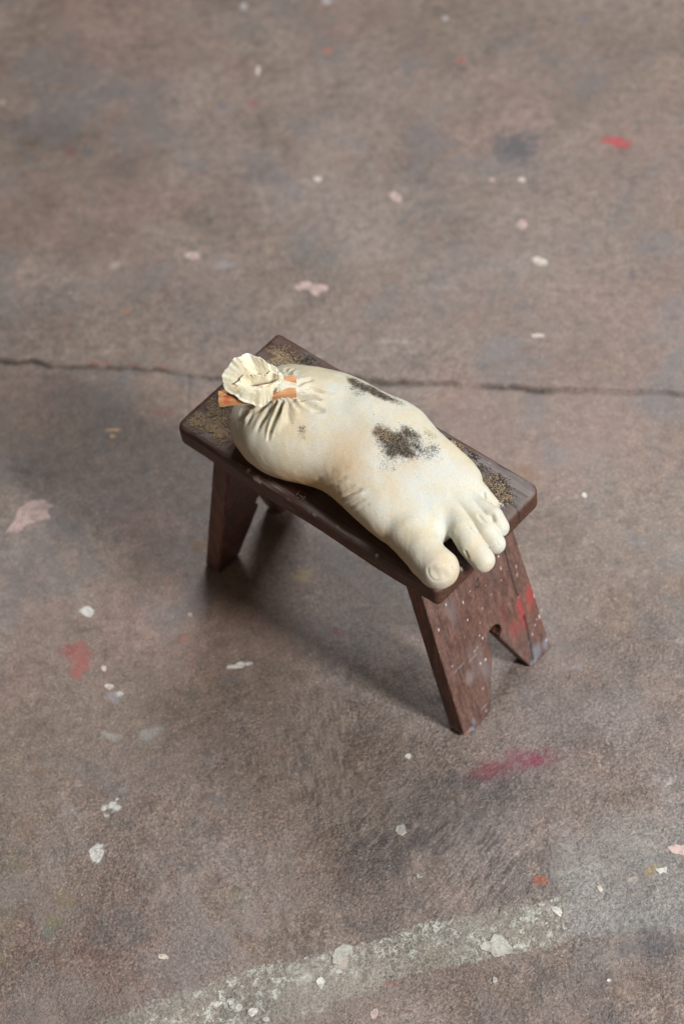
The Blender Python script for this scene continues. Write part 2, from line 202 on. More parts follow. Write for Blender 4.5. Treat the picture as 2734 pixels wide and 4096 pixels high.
  ([(-0.1068,-0.5159),(-0.1040,-0.5177),(-0.1042,-0.5198),(-0.1061,-0.5208),(-0.1085,-0.5214),(-0.1114,-0.5206),(-0.1128,-0.5188),(-0.1129,-0.5168),(-0.1103,-0.5158)], 'whiteflake', None),
  ([(-0.2425,0.0308),(-0.2423,0.0289),(-0.2426,0.0268),(-0.2447,0.0262),(-0.2463,0.0277),(-0.2473,0.0292),(-0.2476,0.0312),(-0.2461,0.0326),(-0.2439,0.0326)], 'creamflake', None),
]
CRACK = [(-0.5971,0.5657),(-0.5316,0.5506),(-0.4924,0.5435),(-0.4664,0.5338),(-0.4436,0.5319),(-0.4148,0.5146),(-0.3761,0.5042),(-0.3376,0.4955),(-0.2991,0.4877),(-0.2609,0.4783),(-0.2359,0.4654),(-0.2171,0.4573),(-0.2109,0.4543),(-0.1606,0.4407),(-0.0974,0.4306),(-0.0468,0.4247),(0.0088,0.4083),(0.0328,0.3967),(0.0635,0.3879),(0.0949,0.3850),(0.1219,0.3745),(0.1556,0.3669),(0.1857,0.3575),(0.2158,0.3481),(0.2402,0.3432),(0.2699,0.3330),(0.3121,0.3237),(0.3541,0.3136),(0.3959,0.3036),(0.4376,0.2944),(0.4777,0.2839),(0.5555,0.2658)]
CRACK_SIDE = [(-0.2159,0.4570),(-0.2160,0.4373),(-0.2198,0.4125),(-0.2206,0.3747)]
BAND_TOP = [(-0.4817,-0.5532),(-0.3567,-0.5302),(-0.2775,-0.5116),(-0.2191,-0.4996),(-0.1773,-0.4990),(-0.1141,-0.4951),(-0.0663,-0.4887),(-0.0072,-0.4782),(0.0459,-0.4743),(0.0987,-0.4726),(0.1571,-0.4695),(0.1650,-0.4696)]
BAND_BOT = [(-0.3615,-0.6156),(-0.2266,-0.5831),(-0.1541,-0.5755),(-0.1118,-0.5642),(-0.0747,-0.5552),(-0.0480,-0.5484),(-0.0162,-0.5424),(0.0309,-0.5388),(0.0831,-0.5361),(0.1300,-0.5341),(0.1618,-0.5303),(0.1801,-0.5293)]
EDGE = [(0.1595,-0.4207),(0.1569,-0.4292),(0.1582,-0.4402),(0.1626,-0.4539),(0.1656,-0.4662),(0.1656,-0.4808),(0.1610,-0.4946),(0.1605,-0.5089),(0.1590,-0.5230)]
SCUFF = [(-0.0161,-0.3079),(-0.0854,-0.4301)]
SEAT_SAND = [
  (-0.1907,-0.0617,0.014,1,0.75),
  (-0.1899,-0.0762,0.012,1,0.8),
  (-0.1944,-0.0440,0.014,0.9,0.6),
  (-0.1697,-0.0613,0.015,1,0.7),
  (-0.1760,-0.0407,0.014,0.8,0.5),
  (-0.1689,-0.0758,0.014,1.2,0.85),
  (-0.1508,-0.0724,0.012,1.2,0.85),
  (-0.1361,-0.0813,0.008,0.6,0.6),
  (-0.2020,-0.0725,0.009,0.9,0.8),
  (-0.1824,-0.0199,0.012,0.8,0.5),
  (-0.1838,0.0048,0.012,0.6,0.5),
  (-0.1916,0.0510,0.016,1,0.6),
  (-0.1816,0.0636,0.016,1,0.6),
  (-0.1656,0.0648,0.014,0.8,0.45),
  (-0.1581,0.0755,0.012,0.5,0.3),
  (-0.1882,0.0378,0.014,0.9,0.5),
  (-0.1677,0.0529,0.014,0.8,0.5),
  (-0.1453,0.0850,0.01,0.5,0.05),
  (-0.1033,0.0897,0.007,0.5,0.2),
  (0.0548,0.0932,0.008,0.8,0.8),
  (0.0659,0.0925,0.01,0.9,0.4),
  (0.0780,0.0906,0.012,1.0,0.35),
  (0.0901,0.0886,0.012,1,0.4),
  (0.1010,0.0880,0.012,1,0.3),
  (0.0835,0.0924,0.01,1,0.6),
  (0.1206,0.0852,0.006,0.9,0.05),
  (0.1379,0.0765,0.007,0.9,0.2),
  (0.0625,0.0967,0.006,0.8,0.8),
  (0.0714,0.0944,0.008,0.8,0.2),
  (0.1554,0.0674,0.009,1,0.35),
  (0.1623,0.0686,0.01,1.1,0.35),
  (0.1643,0.0740,0.009,0.9,0.2),
  (0.1682,0.0631,0.01,1,0.4),
  (0.1780,0.0587,0.009,1,0.35),
  (0.1791,0.0673,0.009,0.6,0.3),
  (0.1702,0.0725,0.008,0.8,0.2),
  (0.1908,0.0604,0.01,0.4,0.4),
  (0.1868,0.0536,0.009,0.5,0.5),
  (-0.0365,-0.1020,0.008,0.5,0.3),
  (-0.0527,-0.1021,0.009,0.6,0.3),
  (-0.0058,-0.0909,0.009,0.3,0.3),
]
PANEL_MARKS = [ # y, z, ry, rz, tilt, colour, alpha, soft
  (0.0782,0.1036,0.011,0.018,(0.38, 0.05, 0.05),0.75,1),
  (0.0576,0.1044,0.008,0.018,(0.38, 0.05, 0.05),0.65,1),
  (0.0571,0.0790,0.007,0.016,(0.38, 0.05, 0.05),0.6,0.8),
  (0.0387,0.0825,0.012,0.014,(0.38, 0.05, 0.05),0.35,1),
  (0.0705,0.0921,0.007,0.01,(0.29, 0.1, 0.085),0.6,0.8),
  (0.0282,0.1207,0.008,0.026,(0.22, 0.05, 0.05),0.3,1),
  (0.0848,0.0998,0.0022,0.0032,(0.75, 0.75, 0.72),1,0.2),
  (0.0838,0.0623,0.002,0.0045,(0.72, 0.45, 0.5),1,0.2),
  (0.0773,0.0627,0.0013,0.0016,(0.72, 0.45, 0.5),1,0.2),
  (0.0723,0.0569,0.0018,0.0016,(0.72, 0.45, 0.5),1,0.2),
  (0.0641,0.0480,0.0016,0.0022,(0.72, 0.45, 0.5),1,0.2),
  (0.0844,0.0180,0.0022,0.0026,(0.72, 0.45, 0.5),1,0.2),
  (0.0908,0.0137,0.0014,0.0016,(0.72, 0.45, 0.5),1,0.2),
  (0.0597,0.1210,0.0016,0.0016,(0.72, 0.45, 0.5),1,0.2),
  (0.0698,0.1665,0.0022,0.003,(0.42, 0.36, 0.31),0.7,0.6),
  (0.0670,0.1543,0.0014,0.0035,(0.42, 0.36, 0.31),0.7,0.6),
  (0.0457,0.1852,0.0016,0.002,(0.72, 0.45, 0.5),1,0.2),
  (0.0475,0.2052,0.0013,0.0015,(0.75, 0.75, 0.72),1,0.2),
  (0.0146,0.1837,0.0013,0.0013,(0.75, 0.75, 0.72),1,0.2),
  (0.0405,0.1687,0.0014,0.0014,(0.42, 0.36, 0.31),1,0.3),
  (0.0023,0.1812,0.001,0.001,(0.75, 0.75, 0.72),0.9,0.2),
  (-0.0108,0.1978,0.001,0.001,(0.75, 0.75, 0.72),0.9,0.2),
  (-0.0258,0.1923,0.0014,0.0018,(0.75, 0.75, 0.72),1,0.2),
  (-0.0516,0.2126,0.0013,0.002,(0.75, 0.75, 0.72),1,0.2),
  (-0.0280,0.1629,0.0014,0.0018,(0.75, 0.75, 0.72),1,0.2),
  (-0.0008,0.1578,0.0018,0.0018,(0.42, 0.36, 0.31),0.8,0.3),
  (-0.0111,0.1408,0.0014,0.0016,(0.42, 0.36, 0.31),0.9,0.3),
  (-0.0733,0.1886,0.0013,0.0022,(0.75, 0.75, 0.72),1,0.2),
  (-0.0170,0.1245,0.0015,0.0016,(0.75, 0.75, 0.72),0.9,0.2),
  (-0.0140,0.1162,0.0016,0.0018,(0.75, 0.75, 0.72),1,0.2),
  (-0.0264,0.1112,0.0015,0.0016,(0.42, 0.36, 0.31),0.9,0.2),
  (-0.0316,0.1100,0.0015,0.0015,(0.42, 0.36, 0.31),0.9,0.2),
  (-0.0287,0.0847,0.0016,0.002,(0.75, 0.75, 0.72),1,0.2),
  (-0.0194,0.0829,0.0018,0.0016,(0.75, 0.75, 0.72),1,0.2),
  (-0.0394,0.1429,0.001,0.0012,(0.42, 0.36, 0.31),0.9,0.2),
  (-0.0828,0.1584,0.001,0.0012,(0.42, 0.36, 0.31),0.9,0.2),
  (-0.0714,0.1212,0.0015,0.0018,(0.72, 0.45, 0.5),1,0.2),
  (-0.0370,0.0457,0.0018,0.002,(0.42, 0.36, 0.31),0.9,0.2),
  (-0.0435,0.0094,0.002,0.0016,(0.42, 0.36, 0.31),0.8,0.3),
  (0.0193,0.1635,0.0015,0.0014,(0.72, 0.45, 0.5),0.7,0.3),
  (0.0414,0.1250,0.0016,0.0016,(0.29, 0.1, 0.085),0.8,0.3),
  (0.0090,0.1428,0.0014,0.0014,(0.29, 0.1, 0.085),0.8,0.3),
  (0.0558,0.0402,0.0026,0.0035,(0.24, 0.28, 0.34),0.9,0.4),
  (0.0040,0.1425,0.0024,0.0026,(0.07, 0.07, 0.08),0.8,0.5),
  (0.0620,0.0167,0.016,0.014,(0.24, 0.28, 0.34),0.55,0.8),
  (0.0798,0.0139,0.008,0.012,(0.24, 0.28, 0.34),0.6,0.8),
  (0.0521,0.0068,0.01,0.007,(0.24, 0.28, 0.34),0.5,0.8),
  (0.0315,0.0369,0.014,0.008,(0.29, 0.27, 0.28),0.25,1),
  (-0.0751,0.0024,0.009,0.009,(0.24, 0.28, 0.34),0.75,0.7),
  (-0.0675,0.0131,0.005,0.008,(0.24, 0.28, 0.34),0.5,0.8),
  (-0.0451,0.0184,0.011,0.002,(0.24, 0.28, 0.34),0.5,0.7),
  (-0.0519,0.0835,0.01,0.012,(0.29, 0.27, 0.28),0.35,0.9),
  (-0.0641,0.1097,0.012,0.0016,(0.29, 0.27, 0.28),0.5,0.7),
  (-0.0387,0.1035,0.014,0.0016,(0.29, 0.27, 0.28),0.4,0.7),
  (-0.0226,0.0614,0.01,0.018,(0.29, 0.27, 0.28),0.3,1),
  (-0.0330,0.0908,0.02,0.03,(0.29, 0.27, 0.28),0.2,1),
  (-0.0472,0.1923,0.012,0.03,(0.29, 0.27, 0.28),0.25,1),
  (0.0247,0.1855,0.014,0.02,(0.07, 0.07, 0.08),0.15,1),
]
INK_A = ([(0.0605,0.2173),(0.0595,0.2028),(0.0590,0.1786),(0.0580,0.1524),(0.0582,0.1339),(0.0596,0.1223)], 0.0028)
INK_B = ([(0.0594,0.0862),(0.0593,0.0698),(0.0582,0.0542),(0.0565,0.0366),(0.0533,0.0105)], 0.004)
INK_C = ([(-0.0641,0.2262),(-0.0665,0.2062),(-0.0671,0.1843),(-0.0671,0.1638),(-0.0671,0.1431),(-0.0674,0.1318)], 0.0015)
INK_D = ([(-0.0650,0.1106),(-0.0650,0.0965),(-0.0641,0.0884),(-0.0622,0.0650),(-0.0618,0.0477)], 0.0009)
INK_E = ([(0.0078,0.2030),(0.0018,0.2022),(-0.0009,0.1981),(0.0003,0.1929),(0.0041,0.1923),(0.0062,0.1955)], 0.0017)
INK_F = ([(0.0063,0.2044),(0.0058,0.1986),(0.0045,0.1904)], 0.0017)
FOLDS = [
  ([(-0.0653, -0.0394, 0.0958), (-0.0618, -0.0507, 0.0871), (-0.06, -0.0621, 0.0816), (-0.056, -0.0742, 0.0767), (-0.0524, -0.0854, 0.0698)], 0.0022, 0.005),
  ([(-0.0692, -0.0428, 0.0954), (-0.0733, -0.0551, 0.0867), (-0.0733, -0.0699, 0.0797), (-0.0712, -0.0856, 0.0716)], 0.0032, 0.0024),
  ([(-0.0762, -0.0473, 0.0931), (-0.084, -0.0572, 0.0848), (-0.0907, -0.0662, 0.0798), (-0.0887, -0.0835, 0.0712)], 0.003, 0.0018),
  ([(-0.0932, -0.054, 0.0841), (-0.1013, -0.0633, 0.0785), (-0.1025, -0.075, 0.0728)], 0.003, 0.0026),
  ([(-0.1021, -0.0587, 0.0798), (-0.1073, -0.0677, 0.075), (-0.1054, -0.0776, 0.0698)], 0.0022, 0.0012),
  ([(-0.0619, -0.0374, 0.0946), (-0.0543, -0.0464, 0.0865), (-0.0416, -0.0557, 0.0797)], 0.004, 0.0016),
  ([(-0.0558, -0.0265, 0.0926), (-0.0501, -0.0188, 0.0891), (-0.0432, -0.01, 0.0851), (-0.0352, -0.0023, 0.0819)], 0.0026, 0.0034),
  ([(-0.0532, -0.0271, 0.091), (-0.0421, -0.0233, 0.0855), (-0.0321, -0.0196, 0.0819), (-0.0214, -0.0131, 0.0798)], 0.005, 0.0024),
  ([(-0.063, -0.0188, 0.0961), (-0.0566, -0.003, 0.0882), (-0.0382, 0.0081, 0.0815)], 0.003, 0.0014),
  ([(-0.0589, -0.0219, 0.0944), (-0.0493, 0.0004, 0.0854), (-0.0307, 0.0148, 0.0795)], 0.0024, 0.0014),
  ([(-0.0665, -0.014, 0.0957), (-0.0683, 0.0016, 0.0887), (-0.0657, 0.0152, 0.0833)], 0.0035, 0.0015),
  ([(-0.0887, -0.0032, 0.089), (-0.0965, 0.0053, 0.0829), (-0.0989, 0.0167, 0.0778)], 0.0026, 0.002),
  ([(-0.0944, -0.0032, 0.0868), (-0.1063, 0.0102, 0.078)], 0.0022, 0.0018),
  ([(-0.0879, -0.0555, 0.0849), (-0.0913, -0.0691, 0.0787), (-0.0954, -0.0814, 0.0707)], 0.003, -0.002),
  ([(-0.0651, -0.0415, 0.0944), (-0.0643, -0.0512, 0.0876), (-0.0623, -0.0649, 0.0809), (-0.058, -0.0792, 0.0747)], 0.0026, -0.0013),
  ([(-0.0628, -0.0389, 0.0945), (-0.0553, -0.0524, 0.0845), (-0.0488, -0.0758, 0.0746)], 0.0032, -0.0018),
  ([(-0.0558, -0.029, 0.0927), (-0.0443, -0.0276, 0.0862), (-0.0304, -0.0234, 0.0814)], 0.0034, -0.0024),
  ([(-0.057, -0.0242, 0.0934), (-0.0512, -0.0108, 0.0884), (-0.0396, 0.0011, 0.0826)], 0.003, -0.0014),
  ([(-0.0641, -0.0158, 0.0955), (-0.062, 0.0013, 0.088), (-0.0527, 0.0126, 0.083)], 0.003, -0.001),
  ([(0.0241, -0.0779, 0.032), (0.0455, -0.0713, 0.0559), (0.0524, -0.0625, 0.0618)], 0.0022, 0.0013),
  ([(0.0339, -0.0782, 0.0276), (0.0513, -0.0737, 0.0541), (0.06, -0.0647, 0.0601)], 0.002, -0.001),
  ([(0.0528, -0.082, 0.0337), (0.0681, -0.0751, 0.0528), (0.0782, -0.0632, 0.0589)], 0.0024, 0.0026),
  ([(0.0433, -0.0803, 0.0335), (0.0592, -0.0737, 0.0542), (0.0681, -0.065, 0.0594)], 0.0018, 0.001),
  ([(0.0588, -0.0829, 0.0344), (0.0729, -0.0762, 0.0518), (0.0839, -0.0654, 0.0573)], 0.0022, -0.0013),
  ([(0.0675, -0.0842, 0.0317), (0.0806, -0.0787, 0.0492), (0.0882, -0.0708, 0.0541)], 0.002, 0.0013),
  ([(0.0761, -0.0854, 0.0284), (0.089, -0.0794, 0.0481), (0.0955, -0.0728, 0.0521)], 0.002, 0.001),
  ([(0.0134, -0.0781, 0.0411), (0.0284, -0.07, 0.0562), (0.0343, -0.0621, 0.0623)], 0.003, 0.0008),
  ([(0.2029, -0.0978, 0.0448), (0.2049, -0.1018, 0.0408), (0.2097, -0.104, 0.0362), (0.2143, -0.1034, 0.0334), (0.2195, -0.0996, 0.0329), (0.2247, -0.091, 0.033), (0.2253, -0.0838, 0.0349)], 0.0011, 0.0011),
  ([(0.2253, -0.0838, 0.0349), (0.2217, -0.0812, 0.0402), (0.2167, -0.0821, 0.045), (0.2115, -0.0857, 0.0477), (0.206, -0.093, 0.0471), (0.2029, -0.0978, 0.0448)], 0.0016, 0.0007),
  ([(0.2134, -0.0979, 0.0415), (0.2162, -0.0987, 0.0387)], 0.0045, 0.0016),
  ([(0.2187, -0.0913, 0.0418), (0.2217, -0.0925, 0.0375)], 0.004, 0.0013),
  ([(0.2121, -0.0932, 0.0453), (0.2156, -0.09, 0.0447)], 0.004, -0.0008),
  ([(0.2316, -0.0117, 0.0253), (0.2349, -0.0137, 0.0221), (0.2375, -0.0124, 0.0198), (0.2374, -0.0077, 0.0207)], 0.0009, 0.0009),
  ([(0.2434, -0.0401, 0.0153), (0.2434, -0.0289, 0.0097)], 0.0009, 0.0008),
  ([(0.2277, 0.0039, 0.0186), (0.2298, 0.0098, 0.0181)], 0.001, 0.0009),
  ([(0.201, -0.0237, 0.0393), (0.2063, -0.0247, 0.0377), (0.2105, -0.0244, 0.0358)], 0.0012, 0.002),
  ([(0.1833, -0.0543, 0.0349), (0.1942, -0.0608, 0.0377)], 0.0014, 0.0012),
  ([(0.1885, -0.0383, 0.031), (0.1908, -0.0407, 0.0254)], 0.0018, 0.0015),
  ([(0.1983, -0.0032, 0.0396), (0.2067, -0.0061, 0.0382), (0.2133, -0.0057, 0.0371)], 0.0016, 0.002),
  ([(0.2107, 0.0061, 0.0356), (0.2135, 0.0042, 0.0319)], 0.003, 0.0024),
  ([(0.1777, 0.0316, 0.0311), (0.1824, 0.0274, 0.0272), (0.1988, 0.0191, 0.0366)], 0.0016, 0.0018),
  ([(0.2144, -0.0468, 0.027), (0.2192, -0.0485, 0.0218)], 0.0016, 0.0014),
  ([(-0.0215, -0.0443, 0.0777), (-0.02, -0.0367, 0.0784)], 0.0012, 0.0005),
]
SOIL = [
  ((0.0454, 0.0035, 0.0731), 0.007, 0.9, 0.8),
  ((0.0544, 0.0049, 0.0721), 0.009, 1, 0.6),
  ((0.0632, 0.0045, 0.0705), 0.01, 1, 0.4),
  ((0.0717, 0.0044, 0.0686), 0.012, 1.1, 0.25),
  ((0.0792, 0.0055, 0.0666), 0.012, 1.1, 0.2),
  ((0.0864, 0.0068, 0.0645), 0.01, 1, 0.2),
  ((0.0754, -0.0042, 0.0672), 0.011, 1.0, 0.2),
  ((0.087, 0.0163, 0.0638), 0.009, 0.9, 0.15),
  ((0.0723, 0.0242, 0.0683), 0.008, 0.7, 0.2),
  ((0.0795, 0.0235, 0.066), 0.01, 0.9, 0.1),
  ((0.0847, 0.0253, 0.0638), 0.008, 0.8, 0.1),
  ((0.0664, 0.0272, 0.0694), 0.007, 0.5, 0.3),
  ((0.0764, -0.0177, 0.0668), 0.016, 0.28, 0.1),
  ((0.0859, -0.0211, 0.0646), 0.014, 0.16, 0.1),
  ((0.0985, 0.0206, 0.0598), 0.012, 0.45, 0.2),
  ((0.1031, 0.0312, 0.0568), 0.008, 0.5, 0.1),
  ((0.1191, 0.0279, 0.0531), 0.014, 0.14, 0.1),
  ((0.0839, 0.0423, 0.0592), 0.016, 0.2, 0.1),
  ((0.062, -0.0125, 0.0698), 0.014, 0.2, 0.1),
  ((-0.0336, 0.0482, 0.0703), 0.006, 1, 0.1),
  ((-0.0248, 0.0483, 0.0701), 0.008, 1.1, 0.1),
  ((-0.0165, 0.0489, 0.0701), 0.008, 1.2, 0.15),
  ((-0.0111, 0.0527, 0.0681), 0.008, 1.2, 0.15),
  ((-0.0009, 0.0513, 0.0693), 0.007, 1.1, 0.2),
  ((0.0066, 0.0526, 0.0681), 0.007, 1.1, 0.2),
  ((0.0141, 0.054, 0.0668), 0.006, 1, 0.3),
  ((0.0209, 0.0562, 0.0654), 0.006, 0.9, 0.3),
  ((0.027, 0.0571, 0.0646), 0.008, 0.4, 0.1),
  ((-0.0161, 0.0388, 0.0746), 0.009, 0.5, 0.3),
  ((-0.0129, 0.0311, 0.0767), 0.006, 0.3, 0),
  ((0.036, 0.0587, 0.0632), 0.01, 0.15, 0),
  ((-0.0274, -0.0505, 0.0778), 0.005, 0.5, 0),
  ((-0.022, -0.058, 0.0747), 0.006, 0.2, 0),
  ((-0.0532, -0.0522, 0.084), 0.003, 0.3, 0),
]
# ---------- implicit shapes (metres, stool-local frame, z=0 on the seat top) ----------
def smin(a, b, k):
    h = np.clip(0.5 + 0.5*(b-a)/k, 0, 1)
    return b*(1-h) + a*h - k*h*(1-h)

def rcone(P, a, b, ra, rb):
    a = np.array(a); b = np.array(b); d = b-a
    t = np.clip(((P-a)@d)/(d@d), 0, 1)
    q = P - a - t[..., None]*d
    return np.sqrt((q*q).sum(-1)) - (ra + (rb-ra)*t)

def chain(P, pts):
    f = None
    for (a, ra), (b, rb) in zip(pts[:-1], pts[1:]):
        g = rcone(P, a, b, ra, rb)
        f = g if f is None else np.minimum(f, g)
    return f

SX = np.array([-.20, -.10, -.08, -.055, -.03, -.005, .012, .03, .05, .08, .11, .14, .165, .19, .21])
SF = -np.array([0.088, 0.094, 0.1007, 0.1012, 0.0949, 0.0838, 0.0775, 0.0775, 0.0812, 0.0856, 0.0893, 0.0878, 0.0766, 0.0752, 0.088])
SB = np.array([0.056, 0.0459, 0.0553, 0.0648, 0.0702, 0.0712, 0.0746, 0.0784, 0.0784, 0.0689, 0.0658, 0.0614, 0.0515, 0.0452, 0.04])
SH = np.array([.080, .084, .0860, .0850, .0810, .0770, .0750, .0740, .0720, .0660, .0590, .0500, .0430, .0370, .0330])
def _cub(x, X, Y):
    # smooth interpolation: linear lookup on a densified, smoothed table
    xx = np.linspace(X[0], X[-1], 400); yy = np.interp(xx, X, Y)
    k = np.hanning(31); k /= k.sum()
    yy = np.convolve(np.pad(yy, 15, mode='edge'), k, 'valid')
    return np.interp(x, xx, yy)

KNOT = np.array([-.077, -.030, .100])
def sack_sdf(P):
    x, y, z = P[..., 0], P[..., 1], P[..., 2]
    f_ = _cub(x, SX, SF); b_ = _cub(x, SX, SB); h = _cub(x, SX, SH)
    vc = (f_+b_)/2 - .004; zc = h*.47
    w = np.where(y < vc, vc-f_, b_-vc)
    hz = np.where(z < zc, zc*1.12, h-zc)
    dx = np.maximum(-.088-x, 0)/.054 + np.maximum(x-.150, 0)/.031
    dy = np.abs(y-vc)/w; dz = np.abs(z-zc)/hz
    p = 2.35
    body = ((dx**2.2 + dy**p + dz**p + 1e-9)**(1/p) - 1)*np.minimum(w, hz)*.9
    # gathered neck pulled up to the clamp
    neck = rcone(P, (-.073, -.022, .058), (-.079, -.031, .101), .034, .009)
    body = smin(body, neck, .026)
    # instep ridge and the knuckle bump on the outer side
    body = smin(body, rcone(P, (.00, .025, .043), (.06, .020, .038), .027, .024), .02)
    t1 = chain(P, [((.150, -.064, .025), .024), ((.186, -.080, .0255), .0235), ((.203, -.0835, .0250), .0242)])
    t2 = chain(P, [((.165, -.010, .024), .017), ((.190, -.023, .026), .0155), ((.210, -.033, .022), .0150), ((.2300, -.036, .012), .0142)])
    t3 = chain(P, [((.165, .005, .024), .018), ((.197, -.004, .027), .0125), ((.212, -.008, .025), .0122), ((.2280, -.009, .0135), .0118)])
    t4 = chain(P, [((.165, .015, .023), .014), ((.190, .012, .027), .0113), ((.207, .013, .027), .0116), ((.2185, .0105, .0165), .0113)])
    t5 = chain(P, [((.150, .030, .022), .014), ((.173, .033, .022), .0100), ((.188, .0315, .015), .0094)])
    b = smin(body, t1, .011)
    toes = smin(smin(t2, t3, .0016), smin(t4, t5, .0014), .0016)
    f = smin(b, toes, .0065)
    # flat underside where it lies on the seat
    return np.maximum(f, np.where(x < .212, .0005 - z, -1.0))

def surface_nets(F, lo, step):
    nx, ny, nz = F.shape
    S = F < 0
    c = np.zeros((nx-1, ny-1, nz-1), bool); cnt = np.zeros(c.shape, np.int8)
    for i in (0, 1):
        for j in (0, 1):
            for k in (0, 1):
                cnt += S[i:nx-1+i, j:ny-1+j, k:nz-1+k]
    act = (cnt > 0) & (cnt < 8)
    idx = -np.ones(act.shape, np.int64); I = np.argwhere(act); idx[act] = np.arange(len(I))
    acc = np.zeros((len(I), 3)); n = np.zeros(len(I))
    corners = [(i, j, k) for i in (0, 1) for j in (0, 1) for k in (0, 1)]
    for a in corners:
        for ax in range(3):
            if a[ax] == 0:
                b = list(a); b[ax] = 1
                fa = F[I[:, 0]+a[0], I[:, 1]+a[1], I[:, 2]+a[2]]
                fb = F[I[:, 0]+b[0], I[:, 1]+b[1], I[:, 2]+b[2]]
                m = (fa < 0) != (fb < 0)
                t = np.where(m, fa/np.where(m, fa-fb, 1), 0)
                p = np.tile(np.array(a, float), (len(I), 1)); p[:, ax] += t
                acc[m] += p[m]; n[m] += 1
    V = np.array(lo) + step*(I + acc/n[:, None])
    Q = []
    for ax in range(3):
        u, v = (ax+1) % 3, (ax+2) % 3
        sl = [slice(None)]*3; sh = [slice(None)]*3
        sl[ax] = slice(0, -1); sh[ax] = slice(1, None)
        d = S[tuple(sl)] != S[tuple(sh)]
        E = np.argwhere(d)
        E = E[(E[:, u] > 0) & (E[:, v] > 0) & (E[:, u] < F.shape[u]-1) & (E[:, v] < F.shape[v]-1)]
        s0 = S[E[:, 0], E[:, 1], E[:, 2]]
        def g(du, dv):
            e = E.copy(); e[:, u] -= du; e[:, v] -= dv
            return idx[e[:, 0], e[:, 1], e[:, 2]]
        q = np.stack([g(1, 1), g(0, 1), g(0, 0), g(1, 0)], 1)
        q[~s0] = q[~s0][:, ::-1]
        Q.append(q)
    Q = np.concatenate(Q)
    return V, Q[(Q >= 0).all(1)]

def polygonise(fn, lo, hi, step, project=3):
    lo = np.array(lo, float); hi = np.array(hi, float)
    n = np.ceil((hi-lo)/step).astype(int)+1
    ys = lo[1]+step*np.arange(n[1]); zs = lo[2]+step*np.arange(n[2])
    F = np.empty(tuple(n), np.float64)
    for i0 in range(0, n[0], 24):
        xs = lo[0]+step*np.arange(i0, min(i0+24, n[0]))
        G = np.stack(np.meshgrid(xs, ys, zs, indexing='ij'), -1)
        F[i0:i0+len(xs)] = fn(G)
    V, Q = surface_nets(F, lo, step)
    for _ in range(project):
        f = fn(V); g = grad(fn, V)
        V = V - np.clip(f/np.maximum((g*g).sum(1), .05), -step, step)[:, None]*g*.9
    return V, Q

def grad(fn, V, e=3e-4):
    g = np.empty_like(V)
    for a in range(3):
        d = np.zeros(3); d[a] = e
        g[:, a] = (fn(V+d)-fn(V-d))/(2*e)
    return g

# ---------------- mesh helpers ----------------
def link_mesh(name, V, F, mat=None, parent=None, smooth=True):
    me = bpy.data.meshes.new(name); V = np.asarray(V, np.float32)
    if isinstance(F, np.ndarray):
        k = F.shape[1]; me.vertices.add(len(V)); me.vertices.foreach_set('co', V.ravel())
        me.loops.add(F.size); me.loops.foreach_set('vertex_index', F.ravel().astype(np.int32))
        me.polygons.add(len(F)); me.polygons.foreach_set('loop_start', np.arange(0, F.size, k, dtype=np.int32))
        me.update(calc_edges=True); me.validate()
    else:
        me.from_pydata(V.tolist(), [], F); me.update()
    if smooth: me.polygons.foreach_set('use_smooth', np.ones(len(me.polygons), bool))
    for m in (mat if isinstance(mat, (list, tuple)) else [mat]):
        if m: me.materials.append(m)
    o = bpy.data.objects.new(name, me); COLL.objects.link(o)
    if parent: o.parent = parent
    return o
def fattr(o, name, a):
    at = o.data.attributes.new(name, 'FLOAT', 'POINT'); at.data.foreach_set('value', np.asarray(a, np.float32))
def cattr(o, name, rgb):
    at = o.data.attributes.new(name, 'FLOAT_COLOR', 'POINT'); c = np.ones((len(rgb), 4), np.float32); c[:, :3] = rgb
    at.data.foreach_set('color', c.ravel())
def empty(name, loc=(0, 0, 0), rz=0):
    o = bpy.data.objects.new(name, None); COLL.objects.link(o); o.location = loc; o.rotation_euler = (0, 0, rz)
    o.empty_display_size = .05; return o
def tag(o, label, cat, kind=None, group=None):
    if label: o['label'] = label
    if cat: o['category'] = cat
    if kind: o['kind'] = kind
    if group: o['group'] = group
def sstep(a, b, x):
    t = np.clip((x-a)/(b-a), 0, 1); return t*t*(3-2*t)
_T = rng.random((256, 256)).astype(np.float64)
def vnoise(x, y, s, seed=0):
    x = x*s+seed*17.3; y = y*s+seed*9.7
    xi = np.floor(x).astype(int); yi = np.floor(y).astype(int); fx = x-xi; fy = y-yi
    fx = fx*fx*(3-2*fx); fy = fy*fy*(3-2*fy)
    g = lambda i, j: _T[(xi+i) % 256, (yi+j) % 256]
    return ((g(0, 0)*(1-fx)+g(1, 0)*fx)*(1-fy)+(g(0, 1)*(1-fx)+g(1, 1)*fx)*fy)*2-1
def fbm(x, y, s, oct=4, seed=0):
    r = 0; a = 1; t = 0
    for i in range(oct):
        r = r+a*vnoise(x, y, s*2**i, seed+i*3+1); t += a; a *= .55
    return r/t
def segdist(P, a, b):
    a = np.asarray(a, float); b = np.asarray(b, float); d = b-a
    t = np.clip(((P-a)@d)/(d@d), 0, 1); q = P-a-t[:, None]*d
    return np.sqrt((q*q).sum(1)), t
def polydist(P, pts):
    best = np.full(len(P), 9.); side = np.zeros(len(P)); s = np.zeros(len(P)); n = len(pts)-1
    for i in range(n):
        d, t = segdist(P, pts[i], pts[i+1]); m = d < best
        a = np.asarray(pts[i]); e = np.asarray(pts[i+1])-a
        if P.shape[1] == 2: side[m] = np.sign(e[0]*(P[m, 1]-a[1])-e[1]*(P[m, 0]-a[0]))
        best[m] = d[m]; s[m] = (i+t[m])/n
    return best, s, side

